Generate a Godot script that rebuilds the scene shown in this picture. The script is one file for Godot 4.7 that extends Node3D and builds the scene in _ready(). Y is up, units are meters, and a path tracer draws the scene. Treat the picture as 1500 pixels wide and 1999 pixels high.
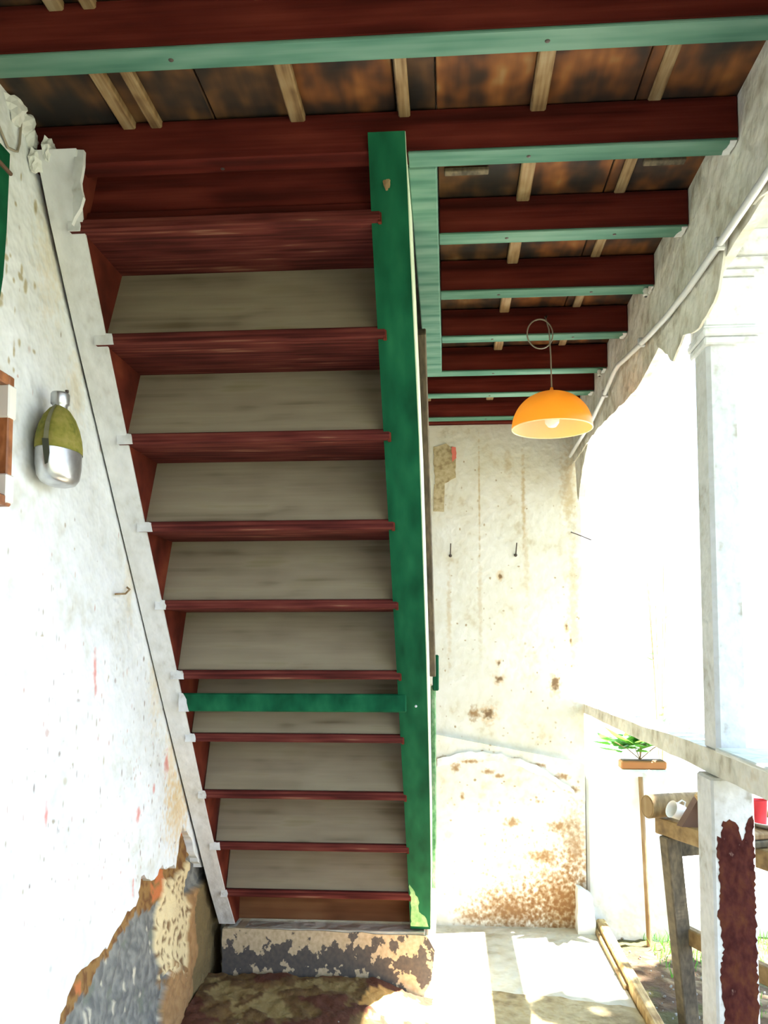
extends Node3D

# World: x to the right, y up, -z into the picture. at(x, y, depth) keeps the numbers readable.
var M := {}
var used := {}
var rng := RandomNumberGenerator.new()
var root_sun: DirectionalLight3D

func _ready() -> void:
	rng.seed = 4711
	camera_and_light()
	make_materials()
	build_ground()
	build_floor()
	build_left_wall()
	build_back_wall()
	build_upper_storey()
	build_ceiling()
	build_beam()
	build_pillar_and_rail()
	build_staircase()
	build_plinth()
	build_lamp()
	build_wall_things()
	build_back_wall_things()
	build_bench()
	build_garden()

func camera_and_light() -> void:
	var cam := Camera3D.new()
	cam.name = "camera"
	add_child(cam)
	cam.projection = Camera3D.PROJECTION_FRUSTUM
	cam.near = 0.05
	cam.far = 200.0
	cam.size = 1999.0 / 1700.0 * 0.05
	cam.frustum_offset = Vector2(0.0, 140.0 / 1700.0 * 0.05)
	cam.position = Vector3(0, 1.36, 0)
	cam.rotation_degrees = Vector3(4.0, 4.25, 0)
	cam.current = true
	var sky_mat := ProceduralSkyMaterial.new()
	sky_mat.sky_top_color = Color(0.66, 0.78, 0.95)
	sky_mat.sky_horizon_color = Color(0.95, 0.97, 1.0)
	sky_mat.ground_horizon_color = Color(0.75, 0.74, 0.70)
	sky_mat.ground_bottom_color = Color(0.5, 0.48, 0.42)
	sky_mat.sky_energy_multiplier = 1.35
	sky_mat.ground_energy_multiplier = 1.0
	sky_mat.sun_angle_max = 2.0
	var sky := Sky.new()
	sky.sky_material = sky_mat
	var env := Environment.new()
	env.background_mode = Environment.BG_SKY
	env.sky = sky
	env.tonemap_mode = Environment.TONE_MAPPER_LINEAR
	env.tonemap_exposure = 3.0
	env.sdfgi_enabled = true
	env.ssao_enabled = true
	env.ssil_enabled = true
	var we := WorldEnvironment.new()
	we.name = "environment"
	we.environment = env
	add_child(we)
	root_sun = DirectionalLight3D.new()
	root_sun.name = "sun"
	root_sun.light_color = Color(1.0, 0.985, 0.965)
	root_sun.light_energy = 6.0
	root_sun.light_angular_distance = 0.8
	root_sun.shadow_enabled = true
	root_sun.sky_mode = DirectionalLight3D.SKY_MODE_LIGHT_ONLY
	add_child(root_sun)
	root_sun.basis = Basis.looking_at(Vector3(-0.47, -1.0, 0.10).normalized(), Vector3.RIGHT)

# ---------------------------------------------------------------- helpers
func at(x: float, y: float, d: float) -> Vector3:
	return Vector3(x, y, -d)

func numbered(called: String) -> String:
	if not used.has(called):
		used[called] = 0
		return called
	used[called] += 1
	return "%s_%03d" % [called, used[called]]

func thing(called: String, label: String, category: String, base: Vector3, group := "") -> Node3D:
	var o := Node3D.new()
	o.name = numbered(called)
	add_child(o)
	o.position = base
	o.set_meta("label", label)
	o.set_meta("category", category)
	if group != "":
		o.set_meta("group", group)
	return o

func setting(called: String, label: String, category := "") -> Node3D:
	var o := Node3D.new()
	o.name = called
	add_child(o)
	o.set_meta("kind", "structure")
	o.set_meta("label", label)
	if category != "":
		o.set_meta("category", category)
	return o

func origin_of(n: Node) -> Vector3:
	var p := Vector3.ZERO
	while n is Node3D and n != self:
		p += n.position
		n = n.get_parent()
	return p

# commits a SurfaceTool whose vertices are in world coordinates as one named part of parent
func part(called: String, st: SurfaceTool, m: Material, parent: Node3D, label := "") -> MeshInstance3D:
	var o := MeshInstance3D.new()
	o.mesh = st.commit()
	o.material_override = m
	o.name = called
	parent.add_child(o, true)
	o.position = -origin_of(parent)
	if label != "":
		o.set_meta("label", label)
	return o

func start() -> SurfaceTool:
	var st := SurfaceTool.new()
	st.begin(Mesh.PRIMITIVE_TRIANGLES)
	return st

func poly(st: SurfaceTool, pts: Array, out: Vector3) -> void:
	var n: Vector3 = (pts[1] - pts[0]).cross(pts[2] - pts[0])
	if n.length() < 1e-12:
		return
	n = n.normalized()
	var flip := n.dot(out) < 0.0
	if flip:
		n = -n
	for i in range(1, pts.size() - 1):
		var tri := [pts[0], pts[i], pts[i + 1]] if flip else [pts[0], pts[i + 1], pts[i]]
		for p in tri:
			st.set_normal(n)
			st.set_uv(Vector2(p.x + p.z, p.y))
			st.add_vertex(p)

# a box with chamfered edges, in its own frame
func obox(st: SurfaceTool, xf: Transform3D, size: Vector3, b := 0.004) -> void:
	var h := size * 0.5
	b = minf(b, minf(h.x, minf(h.y, h.z)) * 0.6)
	var c := xf.origin
	for axis in 3:
		var u := (axis + 1) % 3
		var v := (axis + 2) % 3
		for s in [-1.0, 1.0]:
			var pts := []
			for q in [[-1, -1], [1, -1], [1, 1], [-1, 1]]:
				var p := Vector3.ZERO
				p[axis] = s * h[axis]
				p[u] = q[0] * (h[u] - b)
				p[v] = q[1] * (h[v] - b)
				pts.append(xf * p)
			var o := Vector3.ZERO
			o[axis] = s
			poly(st, pts, xf.basis * o)
		for su in [-1.0, 1.0]:
			for sv in [-1.0, 1.0]:
				var pts := []
				for k in [[-1, 0], [1, 0], [1, 1], [-1, 1]]:
					var p := Vector3.ZERO
					p[axis] = k[0] * (h[axis] - b)
					p[u] = su * (h[u] - (b if k[1] == 1 else 0.0))
					p[v] = sv * (h[v] - (0.0 if k[1] == 1 else b))
					pts.append(xf * p)
				var o := Vector3.ZERO
				o[u] = su
				o[v] = sv
				poly(st, pts, xf.basis * o)
	for sx in [-1.0, 1.0]:
		for sy in [-1.0, 1.0]:
			for sz in [-1.0, 1.0]:
				var s := Vector3(sx, sy, sz)
				var e := h * s
				poly(st, [xf * (e - Vector3(0, sy, sz) * b), xf * (e - Vector3(sx, 0, sz) * b), xf * (e - Vector3(sx, sy, 0) * b)], xf.basis * s)

# axis-aligned box from x0..x1, y0..y1, depth0..depth1
func box(st: SurfaceTool, x0: float, x1: float, y0: float, y1: float, d0: float, d1: float, b := 0.004) -> void:
	obox(st, Transform3D(Basis.IDENTITY, at((x0 + x1) / 2, (y0 + y1) / 2, (d0 + d1) / 2)), Vector3(absf(x1 - x0), absf(y1 - y0), absf(d1 - d0)), b)

# a bar between two points
func bar(st: SurfaceTool, a: Vector3, b: Vector3, w: float, h: float, bevel := 0.004, up := Vector3.UP) -> void:
	var z := (b - a).normalized()
	if absf(z.dot(up)) > 0.97:
		up = Vector3.RIGHT
	var x := up.cross(z).normalized()
	obox(st, Transform3D(Basis(x, z.cross(x), z), (a + b) / 2), Vector3(w, h, a.distance_to(b)), bevel)

func tube(st: SurfaceTool, pts: Array, r: float, sides := 8, close_ends := true) -> void:
	var rings := []
	var side := Vector3.ZERO
	for i in pts.size():
		var t: Vector3 = (pts[mini(i + 1, pts.size() - 1)] - pts[maxi(i - 1, 0)]).normalized()
		if side == Vector3.ZERO:
			side = t.cross(Vector3.UP if absf(t.y) < 0.9 else Vector3.RIGHT).normalized()
		else:
			side = (side - t * side.dot(t)).normalized()
		var other := t.cross(side)
		var ring := []
		for k in sides:
			var a := TAU * k / sides
			ring.append(side * cos(a) + other * sin(a))
		rings.append(ring)
	for i in pts.size() - 1:
		for k in sides:
			var k2 := (k + 1) % sides
			var q := [[i, k], [i + 1, k], [i + 1, k2], [i, k], [i + 1, k2], [i, k2]]
			for j in q:
				st.set_normal(rings[j[0]][j[1]])
				st.set_uv(Vector2(float(j[1]) / sides, float(j[0])))
				st.add_vertex(pts[j[0]] + rings[j[0]][j[1]] * r)
	if close_ends:
		for e in [0, pts.size() - 1]:
			var o: Vector3 = (pts[0] - pts[1]) if e == 0 else (pts[e] - pts[e - 1])
			var cap := []
			for k in sides:
				cap.append(pts[e] + rings[e][k] * r)
			poly(st, cap, o)

# a profile of Vector2(radius, height) turned about the axis through centre; sx, sz squash it; turn about y
func lathe(st: SurfaceTool, profile: Array, xf: Transform3D, segs := 40, sx := 1.0, sz := 1.0) -> void:
	var nrm := []
	for i in profile.size():
		var t: Vector2 = profile[mini(i + 1, profile.size() - 1)] - profile[maxi(i - 1, 0)]
		nrm.append(Vector2(t.y, -t.x).normalized())
	for i in profile.size() - 1:
		for k in segs:
			var ids := [[i, k], [i + 1, k + 1], [i + 1, k], [i, k], [i, k + 1], [i + 1, k + 1]]
			for j in ids:
				var a: float = TAU * (j[1] % segs) / segs
				var p: Vector2 = profile[j[0]]
				var n: Vector2 = nrm[j[0]]
				st.set_normal((xf.basis * Vector3(n.x * cos(a) / sx, n.y, n.x * sin(a) / sz)).normalized())
				st.set_uv(Vector2(float(j[1]) / segs, p.y))
				st.add_vertex(xf * Vector3(p.x * cos(a) * sx, p.y, p.x * sin(a) * sz))

# flat outline given in (a, b) along u and v from o, made thick along n (both faces and the rim)
func slab(st: SurfaceTool, outline: PackedVector2Array, o: Vector3, u: Vector3, v: Vector3, n: Vector3, thick: float, rect := Rect2(0, 0, 1, 1)) -> void:
	var idx := Geometry2D.triangulate_polygon(outline)
	for s in [0.0, 1.0]:
		for i in range(0, idx.size(), 3):
			var p := []
			for k in 3:
				p.append(outline[idx[i + k]])
			var q := []
			for w in p:
				q.append(o + u * w.x + v * w.y + n * thick * s)
			var nn := n if s > 0.5 else -n
			var order := [0, 1, 2]
			if (q[1] - q[0]).cross(q[2] - q[0]).dot(nn) > 0.0:
				order = [0, 2, 1]
			for k in order:
				st.set_normal(nn)
				st.set_uv((Vector2(p[k].x, p[k].y) - rect.position) / rect.size * Vector2(1, -1) + Vector2(0, 1))
				st.add_vertex(q[k])
	var cw := Geometry2D.is_polygon_clockwise(outline)
	for i in outline.size():
		var a := outline[i]
		var b := outline[(i + 1) % outline.size()]
		var e := (b - a)
		var on := Vector2(e.y, -e.x) * (-1.0 if cw else 1.0)
		var pa := o + u * a.x + v * a.y
		var pb := o + u * b.x + v * b.y
		var nn := (u * on.x + v * on.y).normalized()
		var q := [pa, pb, pb + n * thick, pa + n * thick]
		var uvs := [a, b, b, a]
		var order := [0, 1, 2, 0, 2, 3]
		if (q[1] - q[0]).cross(q[2] - q[0]).dot(nn) > 0.0:
			order = [0, 2, 1, 0, 3, 2]
		for k in order:
			st.set_normal(nn)
			st.set_uv((uvs[k] - rect.position) / rect.size * Vector2(1, -1) + Vector2(0, 1))
			st.add_vertex(q[k])

# a line between corners with small steps and jitter: broken plaster, torn paper
func ragged(pts: Array, step: float, amount: float, seed_: int) -> PackedVector2Array:
	var r := RandomNumberGenerator.new()
	r.seed = seed_
	var out := PackedVector2Array()
	for i in pts.size() - 1:
		var a: Vector2 = pts[i]
		var b: Vector2 = pts[i + 1]
		var n := maxi(1, int(a.distance_to(b) / step))
		for k in n:
			var p := a.lerp(b, float(k) / n)
			out.append(p + (Vector2(r.randf_range(-1, 1), r.randf_range(-1, 1)) * amount if k + i > 0 else Vector2.ZERO))
	out.append(pts[-1])
	return out

# a smooth sheet of (nu+1) x (nv+1) points; f(u, v) gives [position, colour]; up says which side faces out
func sheet(st: SurfaceTool, nu: int, nv: int, f: Callable, up: Vector3) -> void:
	var p := []
	var c := []
	for j in nv + 1:
		for i in nu + 1:
			var r: Array = f.call(float(i) / nu, float(j) / nv)
			p.append(r[0])
			c.append(r[1])
	var w := nu + 1
	var n := []
	for j in nv + 1:
		for i in nu + 1:
			var du: Vector3 = p[j * w + mini(i + 1, nu)] - p[j * w + maxi(i - 1, 0)]
			var dv: Vector3 = p[mini(j + 1, nv) * w + i] - p[maxi(j - 1, 0) * w + i]
			var q := du.cross(dv).normalized()
			n.append(q if q.dot(up) > 0 else -q)
	for k in p.size():
		st.set_normal(n[k])
		st.set_color(c[k])
		st.set_uv(Vector2(float(k % w) / nu, float(k / w) / nv))
		st.add_vertex(p[k])
	for j in nv:
		for i in nu:
			var a := j * w + i
			var flip: bool = (p[a + 1] - p[a]).cross(p[a + w] - p[a]).dot(up) > 0
			for k in ([a, a + w, a + 1, a + 1, a + w, a + w + 1] if flip else [a, a + 1, a + w, a + 1, a + w + 1, a + w]):
				st.add_index(k)

func srgb(r: int, g: int, b: int) -> Color:
	return Color(r / 255.0, g / 255.0, b / 255.0)

func lin(r: int, g: int, b: int) -> Color:
	return srgb(r, g, b).srgb_to_linear()

func grey_noise(w: int, h: int, seed_: int, freq: float, oct := 4, stretch_x := 1, stretch_y := 1) -> Image:
	var n := FastNoiseLite.new()
	n.seed = seed_
	n.noise_type = FastNoiseLite.TYPE_SIMPLEX_SMOOTH
	n.fractal_octaves = oct
	n.frequency = freq
	var im := n.get_seamless_image(maxi(8, w / stretch_x), maxi(8, h / stretch_y))
	im.convert(Image.FORMAT_RF)
	if stretch_x > 1 or stretch_y > 1:
		im.resize(w, h, Image.INTERPOLATE_BILINEAR)
	return im

func ramp(stops: Array) -> Gradient:
	var g := Gradient.new()
	g.offsets = PackedFloat32Array(stops.map(func(s): return s[0]))
	g.colors = PackedColorArray(stops.map(func(s): return s[1]))
	return g

# fine grain and coarse blotches through one colour ramp
func grained(size: int, seed_: int, stops: Array, fx := 1, fy := 1, mix_ := 0.5, f1 := 0.02, f2 := 0.012) -> Image:
	var a := grey_noise(size, size, seed_, f1 * maxi(1, 1), 5, fx, fy)
	var b := grey_noise(size, size, seed_ + 17, f2, 3)
	var g := ramp(stops)
	var out := Image.create(size, size, false, Image.FORMAT_RGB8)
	for y in size:
		for x in size:
			out.set_pixel(x, y, g.sample(clampf(a.get_pixel(x, y).r * (1.0 - mix_) + b.get_pixel(x, y).r * mix_, 0, 1)))
	return out

func bumps(size: int, seed_: int, strength: float, freq := 0.03, fx := 1, fy := 1) -> ImageTexture:
	var im := grey_noise(size, size, seed_, freq, 5, fx, fy)
	im.convert(Image.FORMAT_RGB8)
	im.bump_map_to_normal_map(strength)
	return ImageTexture.create_from_image(im)

func mat(color: Color, rough := 0.8) -> StandardMaterial3D:
	var m := StandardMaterial3D.new()
	m.albedo_color = color
	m.roughness = rough
	return m

func tex_mat(im: Image, rough: float, scale: Vector3, normal: Texture2D = null, depth := 1.0) -> StandardMaterial3D:
	var m := mat(Color.WHITE, rough)
	m.albedo_texture = ImageTexture.create_from_image(im)
	m.uv1_triplanar = true
	m.uv1_scale = scale
	if normal:
		m.normal_enabled = true
		m.normal_texture = normal
		m.normal_scale = depth
	return m

func splat(im: Image, cx: float, cy: float, rx: float, ry: float, col: Color, alpha: float, seed_: int, hard := 0.5) -> void:
	var n := FastNoiseLite.new()
	n.seed = seed_
	n.frequency = 0.09
	for y in range(maxi(0, int(cy - ry * 1.6)), mini(im.get_height(), int(cy + ry * 1.6) + 1)):
		for x in range(maxi(0, int(cx - rx * 1.6)), mini(im.get_width(), int(cx + rx * 1.6) + 1)):
			var e := Vector2((x - cx) / rx, (y - cy) / ry).length() + n.get_noise_2d(x, y) * 0.7
			var a := clampf((1.0 - e) / hard, 0.0, 1.0) * alpha
			if a > 0.0:
				im.set_pixel(x, y, im.get_pixel(x, y).lerp(col, a))

# ---------------------------------------------------------------- materials
func make_materials() -> void:
	var grain_n := bumps(256, 5, 3.0, 0.03, 8, 1)
	var rough_n := bumps(256, 6, 6.0, 0.035)
	M.rough_n = rough_n
	# grain along x
	M.red = tex_mat(grained(256, 11, [[0.2, srgb(64, 23, 18)], [0.5, srgb(90, 33, 26)], [0.8, srgb(112, 48, 37)]], 8, 1, 0.45), 0.5, Vector3(0.8, 4, 4), grain_n, 0.35)
	M.red_along = tex_mat(grained(256, 12, [[0.2, srgb(64, 26, 19)], [0.5, srgb(95, 40, 29)], [0.8, srgb(121, 59, 40)]], 1, 1, 0.5), 0.55, Vector3(3, 1.2, 1.2), grain_n, 0.3)
	M.tread = tex_mat(grained(256, 13, [[0.18, srgb(63, 27, 23)], [0.5, srgb(94, 42, 37)], [0.72, srgb(110, 58, 48)], [0.82, srgb(143, 104, 81)]], 8, 1, 0.4, 0.04), 0.5, Vector3(1.1, 7, 5), grain_n, 0.4)
	M.riser = tex_mat(grained(256, 14, [[0.1, srgb(97, 85, 64)], [0.35, srgb(136, 124, 103)], [0.65, srgb(148, 137, 114)], [0.9, srgb(131, 122, 90)]], 16, 1, 0.5, 0.05), 0.8, Vector3(0.9, 2.2, 2.2), grain_n, 0.3)
	M.riser_brown = tex_mat(grained(256, 15, [[0.15, srgb(81, 49, 31)], [0.5, srgb(122, 81, 52)], [0.8, srgb(142, 102, 68)]], 16, 1, 0.5, 0.05), 0.75, Vector3(0.9, 2.2, 2.2), grain_n, 0.3)
	M.green = tex_mat(grained(256, 16, [[0.2, srgb(12, 63, 40)], [0.5, srgb(20, 85, 55)], [0.78, srgb(34, 101, 67)]], 1, 1, 0.6), 0.45, Vector3(3, 1.5, 1.5), grain_n, 0.25)
	M.green_worn = tex_mat(grained(256, 17, [[0.2, srgb(84, 136, 84)], [0.5, srgb(128, 172, 120)], [0.8, srgb(176, 198, 152)]], 1, 1, 0.6, 0.06), 0.6, Vector3(4, 3, 3), grain_n, 0.3)
	M.pale_green = tex_mat(grained(256, 18, [[0.2, srgb(63, 102, 86)], [0.5, srgb(86, 123, 105)], [0.8, srgb(108, 138, 121)]], 8, 1, 0.6), 0.55, Vector3(0.9, 4, 4), grain_n, 0.25)
	M.pale_edge = tex_mat(grained(128, 19, [[0.2, srgb(188, 206, 172)], [0.6, srgb(216, 226, 196)]], 1, 1, 0.6), 0.6, Vector3(3, 3, 3))
	M.whitewash = tex_mat(grained(256, 20, [[0.12, srgb(179, 173, 161)], [0.3, srgb(208, 208, 205)], [0.6, srgb(221, 222, 222)], [0.85, srgb(229, 229, 228)]], 1, 1, 0.5, 0.05), 0.85, Vector3(2.2, 2.2, 2.2), rough_n, 0.35)
	M.plaster = tex_mat(grained(256, 21, [[0.1, srgb(200, 195, 180)], [0.4, srgb(224, 225, 218)], [0.8, srgb(233, 234, 230)]], 1, 1, 0.5, 0.03), 0.9, Vector3(0.8, 0.8, 0.8), rough_n, 0.5)
	M.grime_plaster = tex_mat(grained(256, 22, [[0.12, srgb(174, 163, 140)], [0.4, srgb(215, 210, 194)], [0.7, srgb(235, 231, 219)], [0.9, srgb(219, 207, 182)]], 1, 1, 0.5, 0.04), 0.9, Vector3(1.4, 1.4, 1.4), rough_n, 0.5)
	M.concrete = tex_mat(grained(256, 23, [[0.1, srgb(158, 147, 122)], [0.4, srgb(192, 185, 165)], [0.7, srgb(208, 202, 184)], [0.9, srgb(190, 178, 151)]], 1, 1, 0.55, 0.04), 0.9, Vector3(0.9, 0.9, 0.9), rough_n, 0.6)
	M.shaded_floor = tex_mat(grained(256, 27, [[0.1, srgb(120, 102, 70)], [0.4, srgb(164, 146, 108)], [0.7, srgb(182, 166, 128)], [0.9, srgb(150, 130, 90)]], 1, 1, 0.5, 0.04), 0.9, Vector3(1.4, 1.4, 1.4), rough_n, 0.6)  # tan tone of the floor where it lies in shade
	M.yard = tex_mat(grained(256, 28, [[0.2, srgb(78, 80, 62)], [0.5, srgb(104, 105, 84)], [0.8, srgb(126, 126, 104)]], 1, 1, 0.5, 0.04), 0.95, Vector3(0.4, 0.4, 0.4))
	M.stone_grey = tex_mat(grained(256, 24, [[0.2, srgb(120, 118, 112)], [0.6, srgb(160, 158, 150)]], 1, 1, 0.5, 0.04), 0.95, Vector3(2, 2, 2), rough_n, 0.6)
	M.vcol = mat(Color.WHITE, 0.95)
	M.vcol.vertex_color_use_as_albedo = true
	M.vcol.normal_enabled = true
	M.vcol.normal_texture = rough_n
	M.vcol.uv1_triplanar = true
	M.vcol.uv1_scale = Vector3(4, 4, 4)
	M.vcol.normal_scale = 0.7
	# weathered underside of the floorboards: grain runs into the depth
	M.boards = []
	for k in 4:
		var stops := [[0.25, srgb(22, 14, 8)], [0.42, srgb(58, 33, 14)], [0.58, srgb(104, 58, 20)], [0.72, srgb(134, 82, 34)], [0.85, srgb(156, 122, 80)]]
		if k % 2 == 1:
			stops = [[0.25, srgb(24, 16, 9)], [0.45, srgb(64, 40, 18)], [0.65, srgb(104, 68, 32)], [0.85, srgb(142, 112, 74)]]
		M.boards.append(tex_mat(grained(256, 30 + k, stops, 1, 6, 0.6, 0.03, 0.022), 0.8, Vector3(1.3, 0.9, 0.9), grain_n, 0.3))
	M.lath = tex_mat(grained(256, 41, [[0.15, srgb(104, 76, 44)], [0.5, srgb(142, 114, 76)], [0.8, srgb(162, 140, 106)]], 1, 8, 0.5, 0.05), 0.8, Vector3(6, 2, 2), grain_n, 0.3)
	M.wood = tex_mat(grained(256, 42, [[0.15, srgb(92, 70, 40)], [0.5, srgb(136, 110, 70)], [0.8, srgb(160, 136, 94)]], 1, 1, 0.5, 0.05), 0.8, Vector3(5, 2, 2), grain_n, 0.4)
	M.old_wood = tex_mat(grained(256, 43, [[0.15, srgb(59, 52, 41)], [0.5, srgb(94, 84, 66)], [0.8, srgb(123, 108, 83)]], 1, 1, 0.5, 0.05), 0.85, Vector3(5, 2, 2), grain_n, 0.5)
	M.kerb_wood = tex_mat(grained(256, 44, [[0.15, srgb(136, 104, 62)], [0.5, srgb(190, 158, 104)], [0.8, srgb(216, 190, 136)]], 1, 8, 0.5, 0.05), 0.8, Vector3(6, 2, 2), grain_n, 0.5)
	M.brown_paint = tex_mat(grained(256, 45, [[0.16, srgb(140, 116, 106)], [0.24, srgb(62, 28, 26)], [0.5, srgb(82, 42, 36)], [0.8, srgb(98, 58, 38)]], 1, 1, 0.5, 0.05), 0.55, Vector3(3, 2, 3), rough_n, 0.4)
	M.frame_wood = tex_mat(grained(128, 49, [[0.2, srgb(112, 66, 36)], [0.6, srgb(168, 108, 66)], [0.85, srgb(196, 136, 92)]], 1, 1, 0.5, 0.05), 0.5, Vector3(6, 3, 3), grain_n, 0.3)
	M.pvc = mat(srgb(206, 206, 204), 0.35)
	M.orange = mat(srgb(255, 152, 34), 0.3)
	M.orange.backlight_enabled = true
	M.orange.backlight = srgb(255, 190, 80)
	M.cream_plastic = mat(srgb(246, 238, 200), 0.4)
	M.cream_plastic.backlight_enabled = true
	M.cream_plastic.backlight = srgb(250, 236, 190)
	M.cord = mat(srgb(150, 140, 122), 0.5)
	M.dark_iron = mat(srgb(62, 50, 42), 0.6)
	M.aluminium = tex_mat(grained(128, 46, [[0.2, srgb(176, 176, 176)], [0.7, srgb(214, 216, 216)]], 1, 1, 0.5), 0.32, Vector3(8, 8, 8))
	M.aluminium.metallic = 0.85
	M.olive = tex_mat(grained(128, 47, [[0.2, srgb(92, 96, 26)], [0.5, srgb(128, 124, 48)], [0.8, srgb(146, 136, 70)]], 1, 1, 0.5, 0.06), 0.95, Vector3(8, 8, 8), rough_n, 0.5)
	M.strap = mat(srgb(118, 116, 88), 0.9)
	M.dark_strap = mat(srgb(60, 62, 48), 0.9)
	M.paper = tex_mat(grained(128, 48, [[0.2, srgb(150, 130, 96)], [0.5, srgb(186, 170, 132)], [0.8, srgb(204, 190, 156)]], 1, 1, 0.5, 0.05), 0.9, Vector3(6, 6, 6))
	M.leaf = mat(srgb(62, 132, 52), 0.5)
	M.leaf.backlight_enabled = true
	M.leaf.backlight = srgb(110, 170, 60)
	M.leaf_dark = mat(srgb(46, 96, 40), 0.5)
	M.leaf_dark.backlight_enabled = true
	M.leaf_dark.backlight = srgb(90, 140, 50)
	M.red_plastic = mat(srgb(214, 52, 58), 0.35)
	M.white_enamel = mat(srgb(236, 234, 226), 0.3)
	for k in ["red", "red_along", "tread", "green", "green_worn", "pale_green", "riser", "riser_brown", "brown_paint"]:
		M[k].metallic_specular = 0.2
		M[k].roughness = 0.75
	M.card = mat(srgb(104, 78, 62), 0.85)

# ---------------------------------------------------------------- ground and floor
func build_ground() -> void:
	var g := setting("ground", "trodden brown earth and sparse grass outside the open side", "ground")
	var n := FastNoiseLite.new()
	n.seed = 8
	n.frequency = 1.6
	var fine := FastNoiseLite.new()
	fine.seed = 9
	fine.frequency = 9.0
	var st := start()
	sheet(st, 110, 130, func(u, v):
		var x: float = lerpf(0.74, 3.4, u)
		var d: float = lerpf(1.0, 4.6, v)
		var k := n.get_noise_2d(x, d)
		var f := fine.get_noise_2d(x, d)
		var c: Color = lin(98, 78, 54).lerp(lin(68, 50, 34), clampf(f * 1.4 + 0.5, 0, 1))
		if f + k > 0.42:
			c = lin(140, 122, 92)
		elif k < -0.18:
			c = lin(84, 80, 46)
		return [at(x, -0.05 + 0.02 * k + 0.014 * f, d), c], Vector3.UP)
	part("earth", st, M.vcol, g)
	st = start()
	box(st, -60, 60, -0.4, -0.09, -60, 60, 0.01)
	part("yard", st, M.yard, g)
	# pebbles and bits of broken tile lying on the earth, past counting
	st = start()
	var r := RandomNumberGenerator.new()
	r.seed = 77
	for i in 420:
		var x := r.randf_range(0.78, 1.5)
		var d := r.randf_range(2.3, 4.4)
		var s := r.randf_range(0.004, 0.014)
		obox(st, Transform3D(Basis.from_euler(Vector3(r.randf() * 3, r.randf() * 3, r.randf() * 3)), at(x, -0.04 + 0.02 * n.get_noise_2d(x, d), d)), Vector3(s, s * 0.6, s * 0.8), 0.003)
	var p := part("gravel", st, M.stone_grey, g)
	p.set_meta("kind", "stuff")
	# grass
	st = start()
	for i in 900:
		var far_ := i % 3 != 0
		var x := r.randf_range(0.92, 1.5) if far_ else r.randf_range(1.15, 1.7)
		var d := r.randf_range(3.85, 4.4) if far_ else r.randf_range(2.7, 4.2)
		var h := r.randf_range(0.02, 0.07)
		var a := r.randf() * TAU
		var b := at(x, -0.05, d)
		var side := Vector3(cos(a), 0, sin(a)) * 0.0022
		var lean := Vector3(r.randf_range(-1, 1), 0, r.randf_range(-1, 1)) * h * 0.5
		poly(st, [b - side, b + side, b + lean * 0.4 + Vector3(0, h * 0.6, 0) + side * 0.7, b + lean * 0.4 + Vector3(0, h * 0.6, 0) - side * 0.7], Vector3(-sin(a), 0, cos(a)))
		poly(st, [b + lean * 0.4 + Vector3(0, h * 0.6, 0) - side * 0.7, b + lean * 0.4 + Vector3(0, h * 0.6, 0) + side * 0.7, b + lean + Vector3(0, h, 0)], Vector3(-sin(a), 0, cos(a)))
	p = part("grass", st, M.leaf, g)
	p.set_meta("kind", "stuff")
	# raised terrace beyond the bench: its front is the low grey step
	var t := setting("terrace", "low sunlit concrete terrace with a grey front step beyond the bench", "terrace")
	st = start()
	box(st, 1.08, 6.0, -0.2, 0.075, 4.46, 10.0, 0.012)
	part("slab", st, M.plaster, t)

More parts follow.
